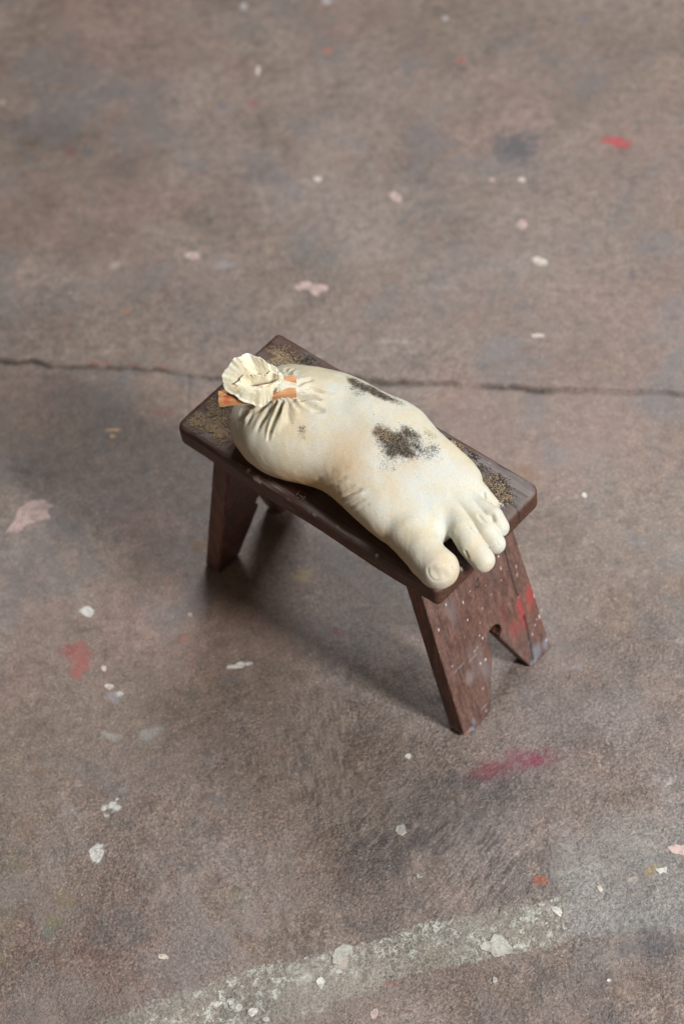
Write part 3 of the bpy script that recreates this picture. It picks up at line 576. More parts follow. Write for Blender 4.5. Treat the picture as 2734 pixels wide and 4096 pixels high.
# ---------------- material helper ----------------
class Mat:
    def __init__(s, name, rough=.6, spec=.5):
        s.m = bpy.data.materials.new(name); s.m.use_nodes = True; s.nt = s.m.node_tree; s.n = s.nt.nodes; s.l = s.nt.links
        s.b = s.n['Principled BSDF']; s.b.inputs['Roughness'].default_value = rough; s.b.inputs['Specular IOR Level'].default_value = spec
        s.co = s.n.new('ShaderNodeTexCoord').outputs['Object']
    def put(s, sock, v):
        if isinstance(v, (int, float)): sock.default_value = v
        elif isinstance(v, tuple): sock.default_value = v if len(v) == 4 else (*v, 1)
        else: s.l.new(v, sock)
    def mapping(s, sc, rot=(0, 0, 0)):
        n = s.n.new('ShaderNodeMapping'); s.l.new(s.co, n.inputs[0]); n.inputs['Scale'].default_value = sc; n.inputs['Rotation'].default_value = rot; return n.outputs[0]
    def noise(s, scale, detail=4, rough=.55, co=None, dist=0.):
        n = s.n.new('ShaderNodeTexNoise'); s.l.new(co or s.co, n.inputs['Vector']); n.inputs['Scale'].default_value = scale
        n.inputs['Detail'].default_value = detail; n.inputs['Roughness'].default_value = rough; n.inputs['Distortion'].default_value = dist; return n.outputs['Fac']
    def voro(s, scale, feat='F1', co=None, rnd=1):
        n = s.n.new('ShaderNodeTexVoronoi'); n.feature = feat; s.l.new(co or s.co, n.inputs['Vector']); n.inputs['Scale'].default_value = scale; n.inputs['Randomness'].default_value = rnd; return n.outputs['Distance']
    def ramp(s, f, stops):
        n = s.n.new('ShaderNodeValToRGB'); s.l.new(f, n.inputs[0]); e = n.color_ramp.elements
        while len(e) < len(stops): e.new(.5)
        for i, (p, c) in enumerate(stops):
            e[i].position = p; e[i].color = (c, c, c, 1) if isinstance(c, (int, float)) else (*c, 1)
        return n.outputs[0]
    def math(s, op, a, b=0., c=None, clamp=False):
        n = s.n.new('ShaderNodeMath'); n.operation = op; n.use_clamp = clamp; s.put(n.inputs[0], a); s.put(n.inputs[1], b)
        if c is not None: s.put(n.inputs[2], c)
        return n.outputs[0]
    def mix(s, f, a, b, mode='MIX'):
        n = s.n.new('ShaderNodeMix'); n.data_type = 'RGBA'; n.blend_type = mode; s.put(n.inputs[0], f); s.put(n.inputs[6], a); s.put(n.inputs[7], b); return n.outputs[2]
    def attr(s, name, col=False):
        n = s.n.new('ShaderNodeAttribute'); n.attribute_name = name; return n.outputs['Color' if col else 'Fac']
    def map(s, f, a, b, c=0., d=1.):
        n = s.n.new('ShaderNodeMapRange'); n.interpolation_type = 'SMOOTHSTEP'; s.put(n.inputs[0], f); n.inputs[1].default_value = a; n.inputs[2].default_value = b; n.inputs[3].default_value = c; n.inputs[4].default_value = d; return n.outputs[0]
    def color(s, c): s.put(s.b.inputs['Base Color'], c)
    def rough(s, r): s.put(s.b.inputs['Roughness'], r)
    def bump(s, h, dist, strength=1., prev=None):
        n = s.n.new('ShaderNodeBump'); n.inputs['Distance'].default_value = dist; n.inputs['Strength'].default_value = strength; s.l.new(h, n.inputs['Height'])
        if prev: s.l.new(prev, n.inputs['Normal'])
        s.l.new(n.outputs[0], s.b.inputs['Normal']); return n.outputs[0]

# ---------------- floor ----------------
def floor_material():
    M = Mat('old_stained_concrete', .62, .5)
    big = M.noise(1.7, 5, .6, dist=.4); mid = M.noise(9, 6, .62, dist=.6); fine = M.noise(60, 6, .7); hue = M.noise(2.6, 4, .6, co=M.mapping((1, 1, 1), (0, 0, 2.1)), dist=.8); spk = M.noise(330, 3, .7)
    c = M.mix(M.map(big, .36, .66), (.172, .134, .105), (.222, .189, .168))
    c = M.mix(M.map(hue, .44, .66), c, (.206, .152, .126))
    c = M.mix(M.map(M.noise(3.7, 5, .6, co=M.mapping((1, 1.3, 1), (0, 0, .7))), .5, .72, 0, .6), c, (.165, .150, .145))
    c = M.mix(M.map(M.noise(5.1, 5, .65, co=M.mapping((1.2, .9, 1), (0, 0, 4.7)), dist=1), .55, .75, 0, .5), c, (.215, .185, .135))
    c = M.mix(M.map(M.noise(13, 5, .65, co=M.mapping((1, 1, 1), (0, 0, 1.2)), dist=.5), .56, .74, 0, .42), c, (.125, .108, .098))
    c = M.mix(M.map(M.noise(17, 5, .6, co=M.mapping((1, 1, 1), (0, 0, 5.2)), dist=1.4), .58, .70, 0, .25), c, (.26, .215, .18))
    c = M.mix(M.map(M.noise(22, 4, .6, co=M.mapping((1, 1, 1), (0, 0, 2.2)), dist=.5), .64, .74, 0, .28), c, (.27, .10, .09))
    c = M.mix(M.map(M.noise(19, 4, .6, co=M.mapping((1, 1, 1), (0, 0, 3.9)), dist=.5), .66, .76, 0, .3), c, (.11, .15, .15))
    c = M.mix(.85, c, M.ramp(mid, [(.25, .62), (.5, 1.), (.75, 1.28)]), 'MULTIPLY')
    c = M.mix(.85, c, M.ramp(fine, [(.3, .58), (.5, 1.), (.72, 1.38)]), 'MULTIPLY')
    c = M.mix(.8, c, M.ramp(spk, [(.32, .48), (.5, 1.), (.70, 1.6)]), 'MULTIPLY')
    c = M.mix(1., c, (1.07, 1.0, .985), 'MULTIPLY')
    c = M.mix(M.map(M.noise(4.3, 6, .66, co=M.mapping((1, 1, 1), (0, 0, 1.9)), dist=.7), .50, .64, 0, .35), c, (.215, .142, .115))
    c = M.mix(M.map(M.noise(6.3, 6, .66, co=M.mapping((1, 1, 1), (0, 0, 3.3)), dist=.7), .52, .66, 0, .5), c, (.142, .138, .142))
    # exposed rough skin in the foreground
    rough = M.attr('rough')
    chip = M.map(M.noise(12, 8, .68, dist=.4), .47, .52)
    c = M.mix(M.math('MULTIPLY', M.math('MULTIPLY', chip, rough), .62), c, (.225, .185, .168))
    c = M.mix(M.math('MULTIPLY', M.math('MULTIPLY', M.map(M.noise(15, 8, .7, co=M.mapping((1, 1, 1), (0, 0, .6))), .56, .61), rough), .5), c, (.125, .108, .10))
    # trowel streaks
    st = M.noise(240, 3, .6, co=M.mapping((1, .13, 1), (0, 0, .09)))
    c = M.mix(M.math('MULTIPLY', M.attr('streak'), M.map(st, .50, .62)), c, (.29, .24, .20))
    c = M.mix(M.math('MULTIPLY', M.attr('streak'), M.map(st, .48, .38)), c, (.085, .07, .06))
    def along(theta, sc):
        a = M.n.new('ShaderNodeMapping'); M.l.new(M.co, a.inputs[0]); a.inputs['Rotation'].default_value = (0, 0, -theta)
        d = M.n.new('ShaderNodeMapping'); M.l.new(a.outputs[0], d.inputs[0]); d.inputs['Scale'].default_value = sc; return d.outputs[0]
    scf = M.noise(120, 6, .66, co=along(.76, (.16, 1, 1)), dist=.35); sa = M.attr('scuff')
    c = M.mix(M.math('MULTIPLY', sa, M.map(scf, .50, .38)), c, (.10, .087, .08))
    c = M.mix(M.math('MULTIPLY', M.math('MULTIPLY', sa, .7), M.map(scf, .55, .63)), c, (.26, .225, .20))
    # pale lime band
    band = M.math('ADD', M.attr('band'), M.math('MULTIPLY', M.math('SUBTRACT', M.noise(32, 8, .75), .5), 2.2))
    bm = M.map(band, .42, .60)
    c = M.mix(M.math('MULTIPLY', bm, .55), c, (.30, .29, .245))
    crumb = M.map(M.noise(95, 6, .75, dist=.4), .51, .57)
    clump = M.map(M.noise(14, 5, .65), .42, .56)
    c = M.mix(M.math('MULTIPLY', M.math('MULTIPLY', M.math('MULTIPLY', crumb, clump), bm), .85), c, (.56, .565, .51))
    # grey smooth patch
    gp = M.attr('plate')
    c = M.mix(M.math('MULTIPLY', gp, M.map(M.noise(30, 4), .2, .5, .35, .75)), c, (.245, .24, .23))
    # open grain of the worn surface
    pt = M.map(M.voro(330, co=M.mapping((1, 1, 1), (0, 0, 1.3))), .05, .42)
    c = M.mix(M.math('MULTIPLY', M.math('MULTIPLY_ADD', rough, .5, .25), M.math('SUBTRACT', 1., pt)), c, (.07, .058, .052))
    g5 = M.noise(190, 5, .8)
    c = M.mix(M.math('MULTIPLY', M.map(g5, .54, .66), M.math('MULTIPLY_ADD', rough, .4, .12)), c, (.33, .285, .25))
    c = M.mix(M.math('MULTIPLY', M.map(g5, .46, .34), M.math('MULTIPLY_ADD', rough, .45, .15)), c, (.075, .062, .055))
    c = M.mix(M.math('MULTIPLY', M.map(M.noise(7, 4, .6, co=M.mapping((1, 1, 1), (0, 0, 2.8))), .35, .62, .35, 1.), M.math('MULTIPLY_ADD', rough, .5, .22)), c, M.mix(1., c, M.ramp(M.noise(250, 7, .85), [(.40, .42), (.5, 1.), (.60, 1.7)]), 'MULTIPLY'))
    # paint stains (their own shapes), worn through by the grit
    wear = M.math('ADD', M.attr('paint_mask'), M.math('MULTIPLY', M.math('SUBTRACT', M.noise(130, 5, .7), .5), .9))
    pm = M.math('MULTIPLY', M.map(wear, .08, .75), M.map(M.attr('paint_mask'), .0, .12))
    pm = M.math('MULTIPLY', pm, M.map(M.noise(240, 4, .75), .36, .50, .3, 1.))
    c = M.mix(pm, c, M.attr('paint', True))
    c = M.mix(M.math('MULTIPLY', M.attr('crack'), .9), c, (.035, .028, .026))
    # scattered pale grit and dark specks
    v = M.voro(210); keep = M.map(M.noise(140, 1), .56, .60)
    c = M.mix(M.math('MULTIPLY', M.math('MULTIPLY', M.map(v, .30, .16), keep), .55), c, (.45, .40, .35))
    v2 = M.voro(160, co=M.mapping((1, 1, 1), (0, 0, 1))); keep2 = M.map(M.noise(70, 1, co=M.mapping((1, 1, 1), (0, 0, 2))), .55, .60)
    c = M.mix(M.math('MULTIPLY', M.math('MULTIPLY', M.map(v2, .28, .12), keep2), .6), c, (.06, .05, .045))
    M.color(c)
    M.rough(M.ramp(mid, [(.3, .42), (.7, .62)]))
    chip2 = chip
    pits = M.map(M.voro(170, co=M.mapping((1, 1, 1), (0, 0, 2.5))), .05, .35)
    h = M.math('ADD', M.math('MULTIPLY', M.noise(40, 9, .72), 1.0), M.math('MULTIPLY', chip2, M.math('MULTIPLY', rough, .10)))
    h = M.math('ADD', h, M.math('MULTIPLY', M.math('MULTIPLY', sa, .8), scf))
    h = M.math('ADD', h, M.math('MULTIPLY', pits, M.math('MULTIPLY_ADD', rough, .09, .02)))
    h = M.math('ADD', h, M.math('MULTIPLY', M.noise(260, 4, .65), M.math('MULTIPLY_ADD', rough, .45, .18)))
    nb = M.bump(h, .0055, .5); bn = nb.node; smooth = M.map(M.noise(5, 5, .6, co=M.mapping((1, 1, 1), (0, 0, .3))), .35, .62, .35, 1.25); M.l.new(M.math('MULTIPLY', smooth, M.math('MULTIPLY_ADD', rough, .55, .30)), bn.inputs['Strength'])
    return M.m

def build_floor():
    fx = np.arange(-.74, .90, .0026); fy = np.arange(-.86, 1.56, .0026)
    def ext(a):
        s = np.cumsum(np.geomspace(.02, 1.4, 16)); return np.concatenate([a[0]-s[::-1], a, a[-1]+s])
    xs = ext(fx); ys = ext(fy); X, Y = np.meshgrid(xs, ys, indexing='ij'); x = X.ravel(); y = Y.ravel(); P = np.stack([x, y], 1)
    z = .0022*fbm(x, y, 2.1, 3, 3) + .0007*fbm(x, y, 14, 3, 5)
    wob = fbm(x, y, 25, 4, 2)
    # the joint between two pours
    near = (y > .2) & (y < 1.1)
    cd = np.full(len(x), 9.); cs = np.zeros(len(x)); sd = np.zeros(len(x))
    cd[near], cs[near], sd[near] = polydist(P[near] + np.stack([wob, np.roll(wob, 977)], 1)[near]*.006, CRACK)
    w = .0016 + .0032*np.clip(fbm(x, y, 7, 3, 9)+.35, 0, 1)
    crack = np.exp(-(cd/w)**2)*np.clip(.9+1.3*fbm(x, y, 17, 4, 12), .3, 1)
    z -= .006*crack; z += np.where(near & (sd > 0), .0016*np.exp(-cd/.05), 0)
    c2, s2, _ = polydist(P, CRACK_SIDE); side = np.exp(-(c2/.0022)**2)*.6*(1-s2*.6); z -= .002*side
    ed, es, eside = polydist(P + np.stack([wob, wob], 1)*.004, EDGE)
    fade = sstep(.0, .12, es)*sstep(1., .88, es)
    z += .0022*fade*np.where(eside > 0, -1, 1)*np.exp(-ed/.03)
    edge = np.exp(-(ed/.0016)**2)*fade
    # rough skin, scuffed ridges
    rough = sstep(.05, -.28, y - .18*x + .06*wob)
    ridge = fbm(x*.93+y*.37, (y*.93-x*.37)*.28, 60, 3, 21)
    m = sstep(.16, .03, np.hypot((x-.04)/1.25, y+.375))
    z += rough*(.0007*fbm(x, y, 60, 3, 31)) + .0016*m*ridge*rough
    plate = fbm(x, y, 16, 4, 40); z += rough*.0009*sstep(.0, .06, plate)
    # lime band
    bt, _, st_ = polydist(P, BAND_TOP); bb, _, sb_ = polydist(P, BAND_BOT)
    band = sstep(-.020, .014, np.where(st_ < 0, bt, -bt))*sstep(-.010, .024, np.where(sb_ > 0, bb, -bb))*(.88+.2*sstep(-.3, .0, x))*sstep(.185, .160, x+.012*wob)
    z += .0006*band*(1+fbm(x, y, 90, 3, 8))
    gp = np.maximum(sstep(-.01, .02, np.where(eside > 0, ed, -ed))*sstep(.30, .1, ed)*fade, .8*sstep(.09, .03, np.abs((y+.44)-(x-.16)*.10+.03*wob))*sstep(.16, .19, x)*sstep(.62, .40, x))
    streak = sstep(.20, .02, np.hypot((x+.03)/1.4, (y+.22)/1.1))*.6*sstep(-.1, .4, fbm(x, y, 14, 3, 50)+.15)
    # marks
    col = np.tile(np.array([.2, .16, .14]), (len(x), 1)); al = np.zeros(len(x))
    nz = fbm(x, y, 45, 4, 60); nf = fbm(x, y, 130, 2, 66)
    for mx, my, ux, uy, vx, vy, c, a, soft in MARKS:
        R = max(math.hypot(ux, uy), math.hypot(vx, vy))*2.3
        i = np.nonzero((abs(x-mx) < R) & (abs(y-my) < R))[0]
        if not len(i): continue
        A = np.linalg.inv(np.array([[ux, vx], [uy, vy]])); dx, dy = x[i]-mx, y[i]-my
        white = min(c) > .55
        r = np.hypot(A[0, 0]*dx+A[0, 1]*dy, A[1, 0]*dx+A[1, 1]*dy) + nz[i]*.45 + nf[i]*(1.1 if white else .35)
        k = a*sstep(1+soft*.55, 1-soft*.75, r)
        na = al[i]*(1-k)+k; f = np.where(na > 1e-4, k/np.maximum(na, 1e-4), 0)[:, None]
        j = (k > 0)
        col[i[j]] = col[i[j]]*(1-f[j])+np.array(c)*f[j]; al[i] = na
    # colour bleeds out past the mask so edges interpolate cleanly
    n0, n1 = len(xs), len(ys)
    ii = (np.arange(n0-1)[:, None]*n1+np.arange(n1-1)[None]).ravel()
    F = np.stack([ii, ii+n1, ii+n1+1, ii+1], 1)
    o = link_mesh('floor', np.stack([x, y, z], 1), F, floor_material())
    tag(o, None, None, 'structure')
    o['label'] = 'worn grey brown concrete floor with paint stains and a long joint crack'
    cattr(o, 'paint', col); fattr(o, 'paint_mask', al); fattr(o, 'crack', np.clip(crack+side*.6+edge*.8, 0, 1)); fattr(o, 'rough', rough); fattr(o, 'band', band); fattr(o, 'plate', gp); fattr(o, 'streak', streak); fattr(o, 'scuff', np.clip(m*rough*1.2*sstep(-.35, .25, fbm(x, y, 11, 4, 77)), 0, 1))
    def zat(px, py):
        i = np.clip(np.searchsorted(xs, px), 1, n0-1); j = np.clip(np.searchsorted(ys, py), 1, n1-1); return z[i*n1+j]
    return o, zat

FC = dict(pinkflake=(.50, .37, .335), whiteflake=(.60, .585, .55), creamflake=(.58, .51, .44), orangeflake=(.55, .37, .25), greyflake=(.40, .36, .36), plaster=(.43, .42, .38))
def flake_mat(n, c):
    M = Mat(n, .7, .35); a = M.noise(90, 5, .65); b = M.noise(400, 3, .6)
    k = M.mix(.8, c, M.ramp(a, [(.3, .62), (.5, 1.), (.7, 1.2)]), 'MULTIPLY')
    k = M.mix(M.map(M.noise(170, 6, .75), .50, .62, 0, .75), k, (.26, .215, .19))
    M.color(k); M.bump(M.math('ADD', a, M.math('MULTIPLY', b, .3)), .0025, .9); return M.m

def build_flakes(floor, zat):
    mats = {k: flake_mat('flaked_'+k, c) for k, c in FC.items()}
    for pts, c, lab in FLAKES:
        p = np.array(pts); ctr = p.mean(0)
        if c in ('creamflake', 'pinkflake') and len(p) < 12: pass
        # resample the outline with fractal roughness
        q = []; n = len(p); size = np.ptp(p, 0).max()
        for i in range(n):
            a, b = p[i], p[(i+1) % n]
            for t in (0, .34, .67):
                d = a+(b-a)*t; q.append(d+rng.normal(0, 1, 2)*size*.02*(1 if t else .5))
        q = np.array(q); m = len(q); z0 = float(zat(*ctr)); th = .0006 if c != 'plaster' else .0013
        zz = np.array([float(zat(*v)) for v in q])
        rings = [(1.0, -.001), (.985, th*.7), (.94, th)]
        V = []; 
        for s, h in rings:
            for v, zb in zip(q, zz):
                w = ctr+(v-ctr)*s; V.append((w[0], w[1], zb*s+z0*(1-s)+h+(rng.normal(0, th*.10) if h > 0 else 0)))
        F = []
        for r in range(2):
            for i in range(m):
                j = (i+1) % m; F.append((r*m+i, r*m+j, (r+1)*m+j, (r+1)*m+i))
        F.append(tuple(2*m+i for i in range(m)))
        area2 = sum(q[i][0]*q[(i+1) % m][1]-q[(i+1) % m][0]*q[i][1] for i in range(m))
        if area2 < 0: F = [f[::-1] for f in F]
        o = link_mesh('paint_flake' if c != 'plaster' else 'plaster_patch', V, F, mats[c], floor, smooth=False)
        if lab: o['label'] = lab

# ---------------- stool ----------------
def wood_material(name, kind):
    M = Mat(name, .5, .5)
    seat = kind == 'seat'
    gsc = (.05, 1, 1) if seat else (1, 1, .05)
    gco = M.mapping(gsc)
    g1 = M.noise(150, 6, .7, co=gco, dist=.5); g2 = M.noise(620, 3, .6, co=gco); g3 = M.noise(14, 4, .6, co=M.mapping(tuple(v if v == 1 else .25 for v in gsc)), dist=.5)
    blot = M.noise(16, 5, .62, dist=.5)
    base = (.054, .017, .009) if seat else (.080, .026, .015)
    red = (.100, .036, .017) if seat else (.150, .058, .036)
    c = M.mix(M.map(g1, .35, .65), base, red)
    c = M.mix(M.map(g2, .52, .62, 0, .75), c, (.020, .010, .008))
    c = M.mix(M.map(g3, .5, .7, 0, .45), c, (.03, .014, .011))
    sep = M.n.new('ShaderNodeSeparateXYZ'); 
    geo = M.n.new('ShaderNodeNewGeometry'); M.l.new(geo.outputs['Normal'], sep.inputs[0])
    if seat:
        # grey wear on the upper face and its rounded edge (dried paint dust in the grain), plus painted edge highlight
        up = M.attr('wear')
        f = M.math('MULTIPLY', up, M.map(M.math('ADD', blot, M.math('MULTIPLY', g1, .6)), .62, 1.0, .05, .85))
        c = M.mix(f, c, (.125, .104, .092))
        c = M.mix(M.math('MULTIPLY', M.attr('polish_glint'), M.map(g1, .42, .6, .15, .85)), c, (.27, .255, .26))
        sc = M.math('MULTIPLY', M.map(M.noise(420, 4, .7, co=gco, dist=.3), .56, .64), M.map(M.noise(30, 3, .6), .45, .62))
        c = M.mix(M.math('MULTIPLY', sc, .38), c, (.22, .185, .175))
    else:
        f = M.math('MULTIPLY', M.attr('outer'), M.map(blot, .3, .7, .35, .72))
        c = M.mix(f, c, (.152, .092, .078))
        c = M.mix(.75, c, M.ramp(g1, [(.35, .6), (.5, 1.), (.65, 1.35)]), 'MULTIPLY')
        c = M.mix(.7, c, M.ramp(M.noise(200, 6, .75), [(.3, .5), (.5, 1.), (.7, 1.5)]), 'MULTIPLY')
    # paint
    c = M.mix(M.math('MULTIPLY', M.attr('paint_mask'), M.map(M.noise(260, 3, .6), .25, .45, .6, 1)), c, M.attr('paint', True))
    # fine pale spatter
    v = M.voro(115); keep = M.map(M.noise(60, 1), .60, .63)
    c = M.mix(M.math('MULTIPLY', M.math('MULTIPLY', M.map(v, .14, .07), keep), .35), c, (.40, .37, .35))
    c = M.mix(M.math('MULTIPLY', M.attr('ink'), .93), c, (.012, .014, .016))
    M.color(c)
    M.rough(M.ramp(M.math('ADD', M.math('MULTIPLY', blot, .5), M.math('MULTIPLY', g1, .5)), [(.35, .38 if seat else .45), (.6, .66)]))
    h = M.math('ADD', M.math('MULTIPLY', g1, .6), M.math('MULTIPLY', g2, .35)); M.bump(h, .0022, .8)
    return M.m

def build_seat(root):
    hx, hy, T = SEAT_L/2+.0025, SEAT_W/2+.002, SEAT_T
    def sdf(P):
        x, y, z = P[..., 0], P[..., 1], P[..., 2]
        cr = .012 + .004*np.sign(x*y)
        qx = np.abs(x)-(hx-cr); qy = np.abs(y)-(hy-cr)
        d2 = np.hypot(np.maximum(qx, 0), np.maximum(qy, 0)) + np.minimum(np.maximum(qx, qy), 0) - cr
        r = np.where(z > -T/2, .0080, .005)
        # worn hollow along the front edge
        d2 = d2 + .0012*np.sin(x*31+1)*np.exp(-((y+hy)/.02)**2)
        zz = z + T/2 + .0012*np.exp(-((x-.02)/.11)**2)*np.exp(-((y+.07)/.04)**2)
        dz = np.abs(zz)-T/2
        a = d2+r; b = dz+r
        return np.hypot(np.maximum(a, 0), np.maximum(b, 0)) + np.minimum(np.maximum(a, b), 0) - r
    V, Q = polygonise(sdf, (-hx-.006, -hy-.006, -T-.006), (hx+.006, hy+.006, .006), .0017)
    n = grad(sdf, V); n /= np.linalg.norm(n, axis=1)[:, None]
    x, y, z = V.T
    dent = .00035*fbm(x*1.0, y+z, 60, 3, 3) + .0005*np.minimum(fbm(x, y*1.5+z*2, 22, 3, 8), 0)
    # end-grain split near the right corner
    cr, _, _ = polydist(V[:, :2], [(.185, .057), (.197, .056), (.207, .0545), (.216, .052)]); split = np.exp(-(cr/.0009)**2)*(x > .17)
    cr2, _, _ = polydist(V[:, :2], [(-.02, .080), (.08, .076), (.15, .062), (.187, .057)]); split2 = np.exp(-(cr2/.0007)**2)*.5
    V = V + n*(dent-.0016*split-.0006*split2)[:, None]
    o = link_mesh('seat', V+[0, 0, SEAT_H], Q, wood_material('dark_worn_wood', 'seat'), root)
    up = sstep(.25, .95, n[:, 2])
    wear = up*(.55+.45*sstep(-.05, .2, x)*sstep(-.02, .06, y))
    front = np.exp(-((np.hypot(hy+y-.004, z+.001))/.0055)**2)
    pol_glint = front*sstep(-.13, -.02, x)*sstep(.16, .05, x)*(.65+.5*fbm(x, y, 30, 3, 4)) + .5*np.exp(-((np.hypot(x+.165, y+.083))/.012)**2)*up + .7*np.exp(-((np.hypot(x-hx+.008, (y+.065)*.25))/.012)**2)*up  # highlight painted along the front rounding, plus pale corner wear
    pol_glint += .45*np.exp(-((y-hy+.012)/.02)**2)*sstep(.08, .14, x)*up
    col = np.zeros((len(V), 3)); al = np.zeros(len(V)); nz = fbm(x, y+z, 180, 3, 6)
    for px, py, r, c, a in [(.190, .046, .0045, (.60, .66, .72), 1), (.184, .044, .002, (.6, .62, .66), .8), (-.0880, -.0945, .0035, (.45, .33, .26), .9), (-.0720, -.0955, .0045, (.42, .31, .25), .8), (-.066, -.098, .003, (.42, .31, .25), .8), (.056, -.0935, .0015, (.5, .42, .25), .9), (.020, -.0965, .003, (.42, .30, .29), .6), (.012, -.099, .004, (.40, .28, .27), .5), (-.020, -.099, .003, (.40, .28, .27), .5), (.120, -.097, .002, (.5, .42, .40), .7), (.211, -.052, .0028, (.62, .62, .6), .8)]:
        k = a*sstep(1.15, .5, np.hypot(x-px, y-py)/r+nz*.7)*(n[:, 2] > .35); j = k > 0
        f = (k/np.maximum(al*(1-k)+k, 1e-4))[:, None]; al = al*(1-k)+k; col[j] = (col*(1-f)+np.array(c)*f)[j]
    # scraped flecks along the lower front arris
    fl = np.exp(-((z+T*.62)/.004)**2)*(n[:, 1] < -.5)*sstep(.42, .62, fbm(x*.6, z*9, 90, 3, 15)+.12)
    col[al < .01] = (.36, .25, .21); al = np.maximum(al, fl*.3)
    cattr(o, 'paint', col); fattr(o, 'paint_mask', al); fattr(o, 'wear', wear); fattr(o, 'polish_glint', np.clip(pol_glint, 0, 1)); fattr(o, 'ink', np.clip(split+split2, 0, 1))
    return o

def build_panel(root, sgn, mat, detailed):
    zt = SEAT_H-SEAT_T+.0012
    ang = math.atan((XB-XT)/(SEAT_H-SEAT_T)); ca, sa = math.cos(ang), math.sin(ang)
    th = PT*ca
    def sdf(P):
        x, y, z = P[..., 0], P[..., 1], P[..., 2]
        face = (x-XB)*ca + z*sa                     # + is outside the outer face
        d1 = np.abs(face+th/2)-th/2
        w = WB+(WT-WB)*z/zt
        d2 = np.abs(y)-w
        d2 = np.maximum(d2, (np.abs(y)-w+.9*np.maximum(0, .009-z)*0))
        # keyhole: round hole and a flaring slot down to the floor
        yc = .0055
        hole = np.hypot(y-yc, (z-.1035)) - .0135
        half = .0085 + (.0425-.0085)*np.clip((.088-z)/.088, 0, 1.2)
        slot = np.maximum(np.abs(y-(yc-.0005+0*z))-half, z-.098)
        cut = smin(hole, slot*.93, .0008)
        r = .0018
        a = np.maximum(d2, -cut)+r; b = d1+r
        s = np.hypot(np.maximum(a, 0), np.maximum(b, 0)) + np.minimum(np.maximum(a, b), 0) - r
        # worn feet
        foot = -z - .0 + .004*np.maximum(0, np.abs((np.abs(y-yc)-.064)/.024))**3*.9
        return np.maximum(np.maximum(s, foot), z-zt)
    V, Q = polygonise(sdf, (XT-PT-.01, -.098, -.004), (XB+.008, .098, zt+.004), .0017 if detailed else .0024)
    x, y, z = V.T.copy(); n = grad(sdf, V); n /= np.maximum(np.linalg.norm(n, axis=1), 1e-6)[:, None]
    V = V + n*(.0003*fbm(y, z, 40, 3, 2)+.0004*np.minimum(fbm(y*2, z+x, 30, 3, 5), 0))[:, None]
    outer = (n[:, 0] > .5).astype(float)
    ink = np.zeros(len(V)); col = np.tile(np.array([.3, .3, .3]), (len(V), 1)); al = np.zeros(len(V))
    if detailed:
        YZ = np.stack([y, z], 1); wob = fbm(y, z, 120, 3, 3)
        for pts, w in (INK_A, INK_B, INK_C, INK_D, INK_E, INK_F):
            d, s, _ = polydist(YZ, pts); ww = w*.55*(1+.45*wob); ink = np.maximum(ink, np.exp(-(d/ww)**2)*outer*(.95 if w > .0015 else .8))
        nz = fbm(y, z*.6, 90, 4, 6)
        for my, mz, ry, rz, c, a, soft in PANEL_MARKS:
            r = np.hypot((y-my)/max(ry*.72, .0009), (z-mz)/max(rz, .0010)) + nz*(.55 if soft > .4 else .35)
            k = a*sstep(1+soft*.6, 1-soft*.75, r)*outer; f = (k/np.maximum(al*(1-k)+k, 1e-4))[:, None]; j = k > 0
            al = al*(1-k)+k; col[j] = (col*(1-f)+np.array(c)*f)[j]
        V = V - n*(.0008*ink*(z > .0))[:, None]
        tip = sstep(.012, .003, z)*sstep(-.077, -.081, y)*(n[:, 1] < .2); col[tip > .1] = (.48, .25, .19); al = np.maximum(al, tip*.8)
    if sgn < 0: V = V*[-1, -1, 1]
    o = link_mesh('leg_panel', V, Q, mat, root)
    cattr(o, 'paint', col); fattr(o, 'paint_mask', al); fattr(o, 'ink', ink); fattr(o, 'outer', outer)
    return o

def build_stool():
    root = empty('step_stool', (0, 0, 0), YAW)
    tag(root, 'small dark brown wooden stool with paint spattered end boards under the foot', 'stool')
    build_seat(root); m = wood_material('red_brown_board_wood', 'panel')
    a = build_panel(root, 1, m, True); a['label'] = 'end board with red smear, white paint drops and black marks'
    b = build_panel(root, -1, m, False); b['label'] = 'shaded plain brown end board'
    return root

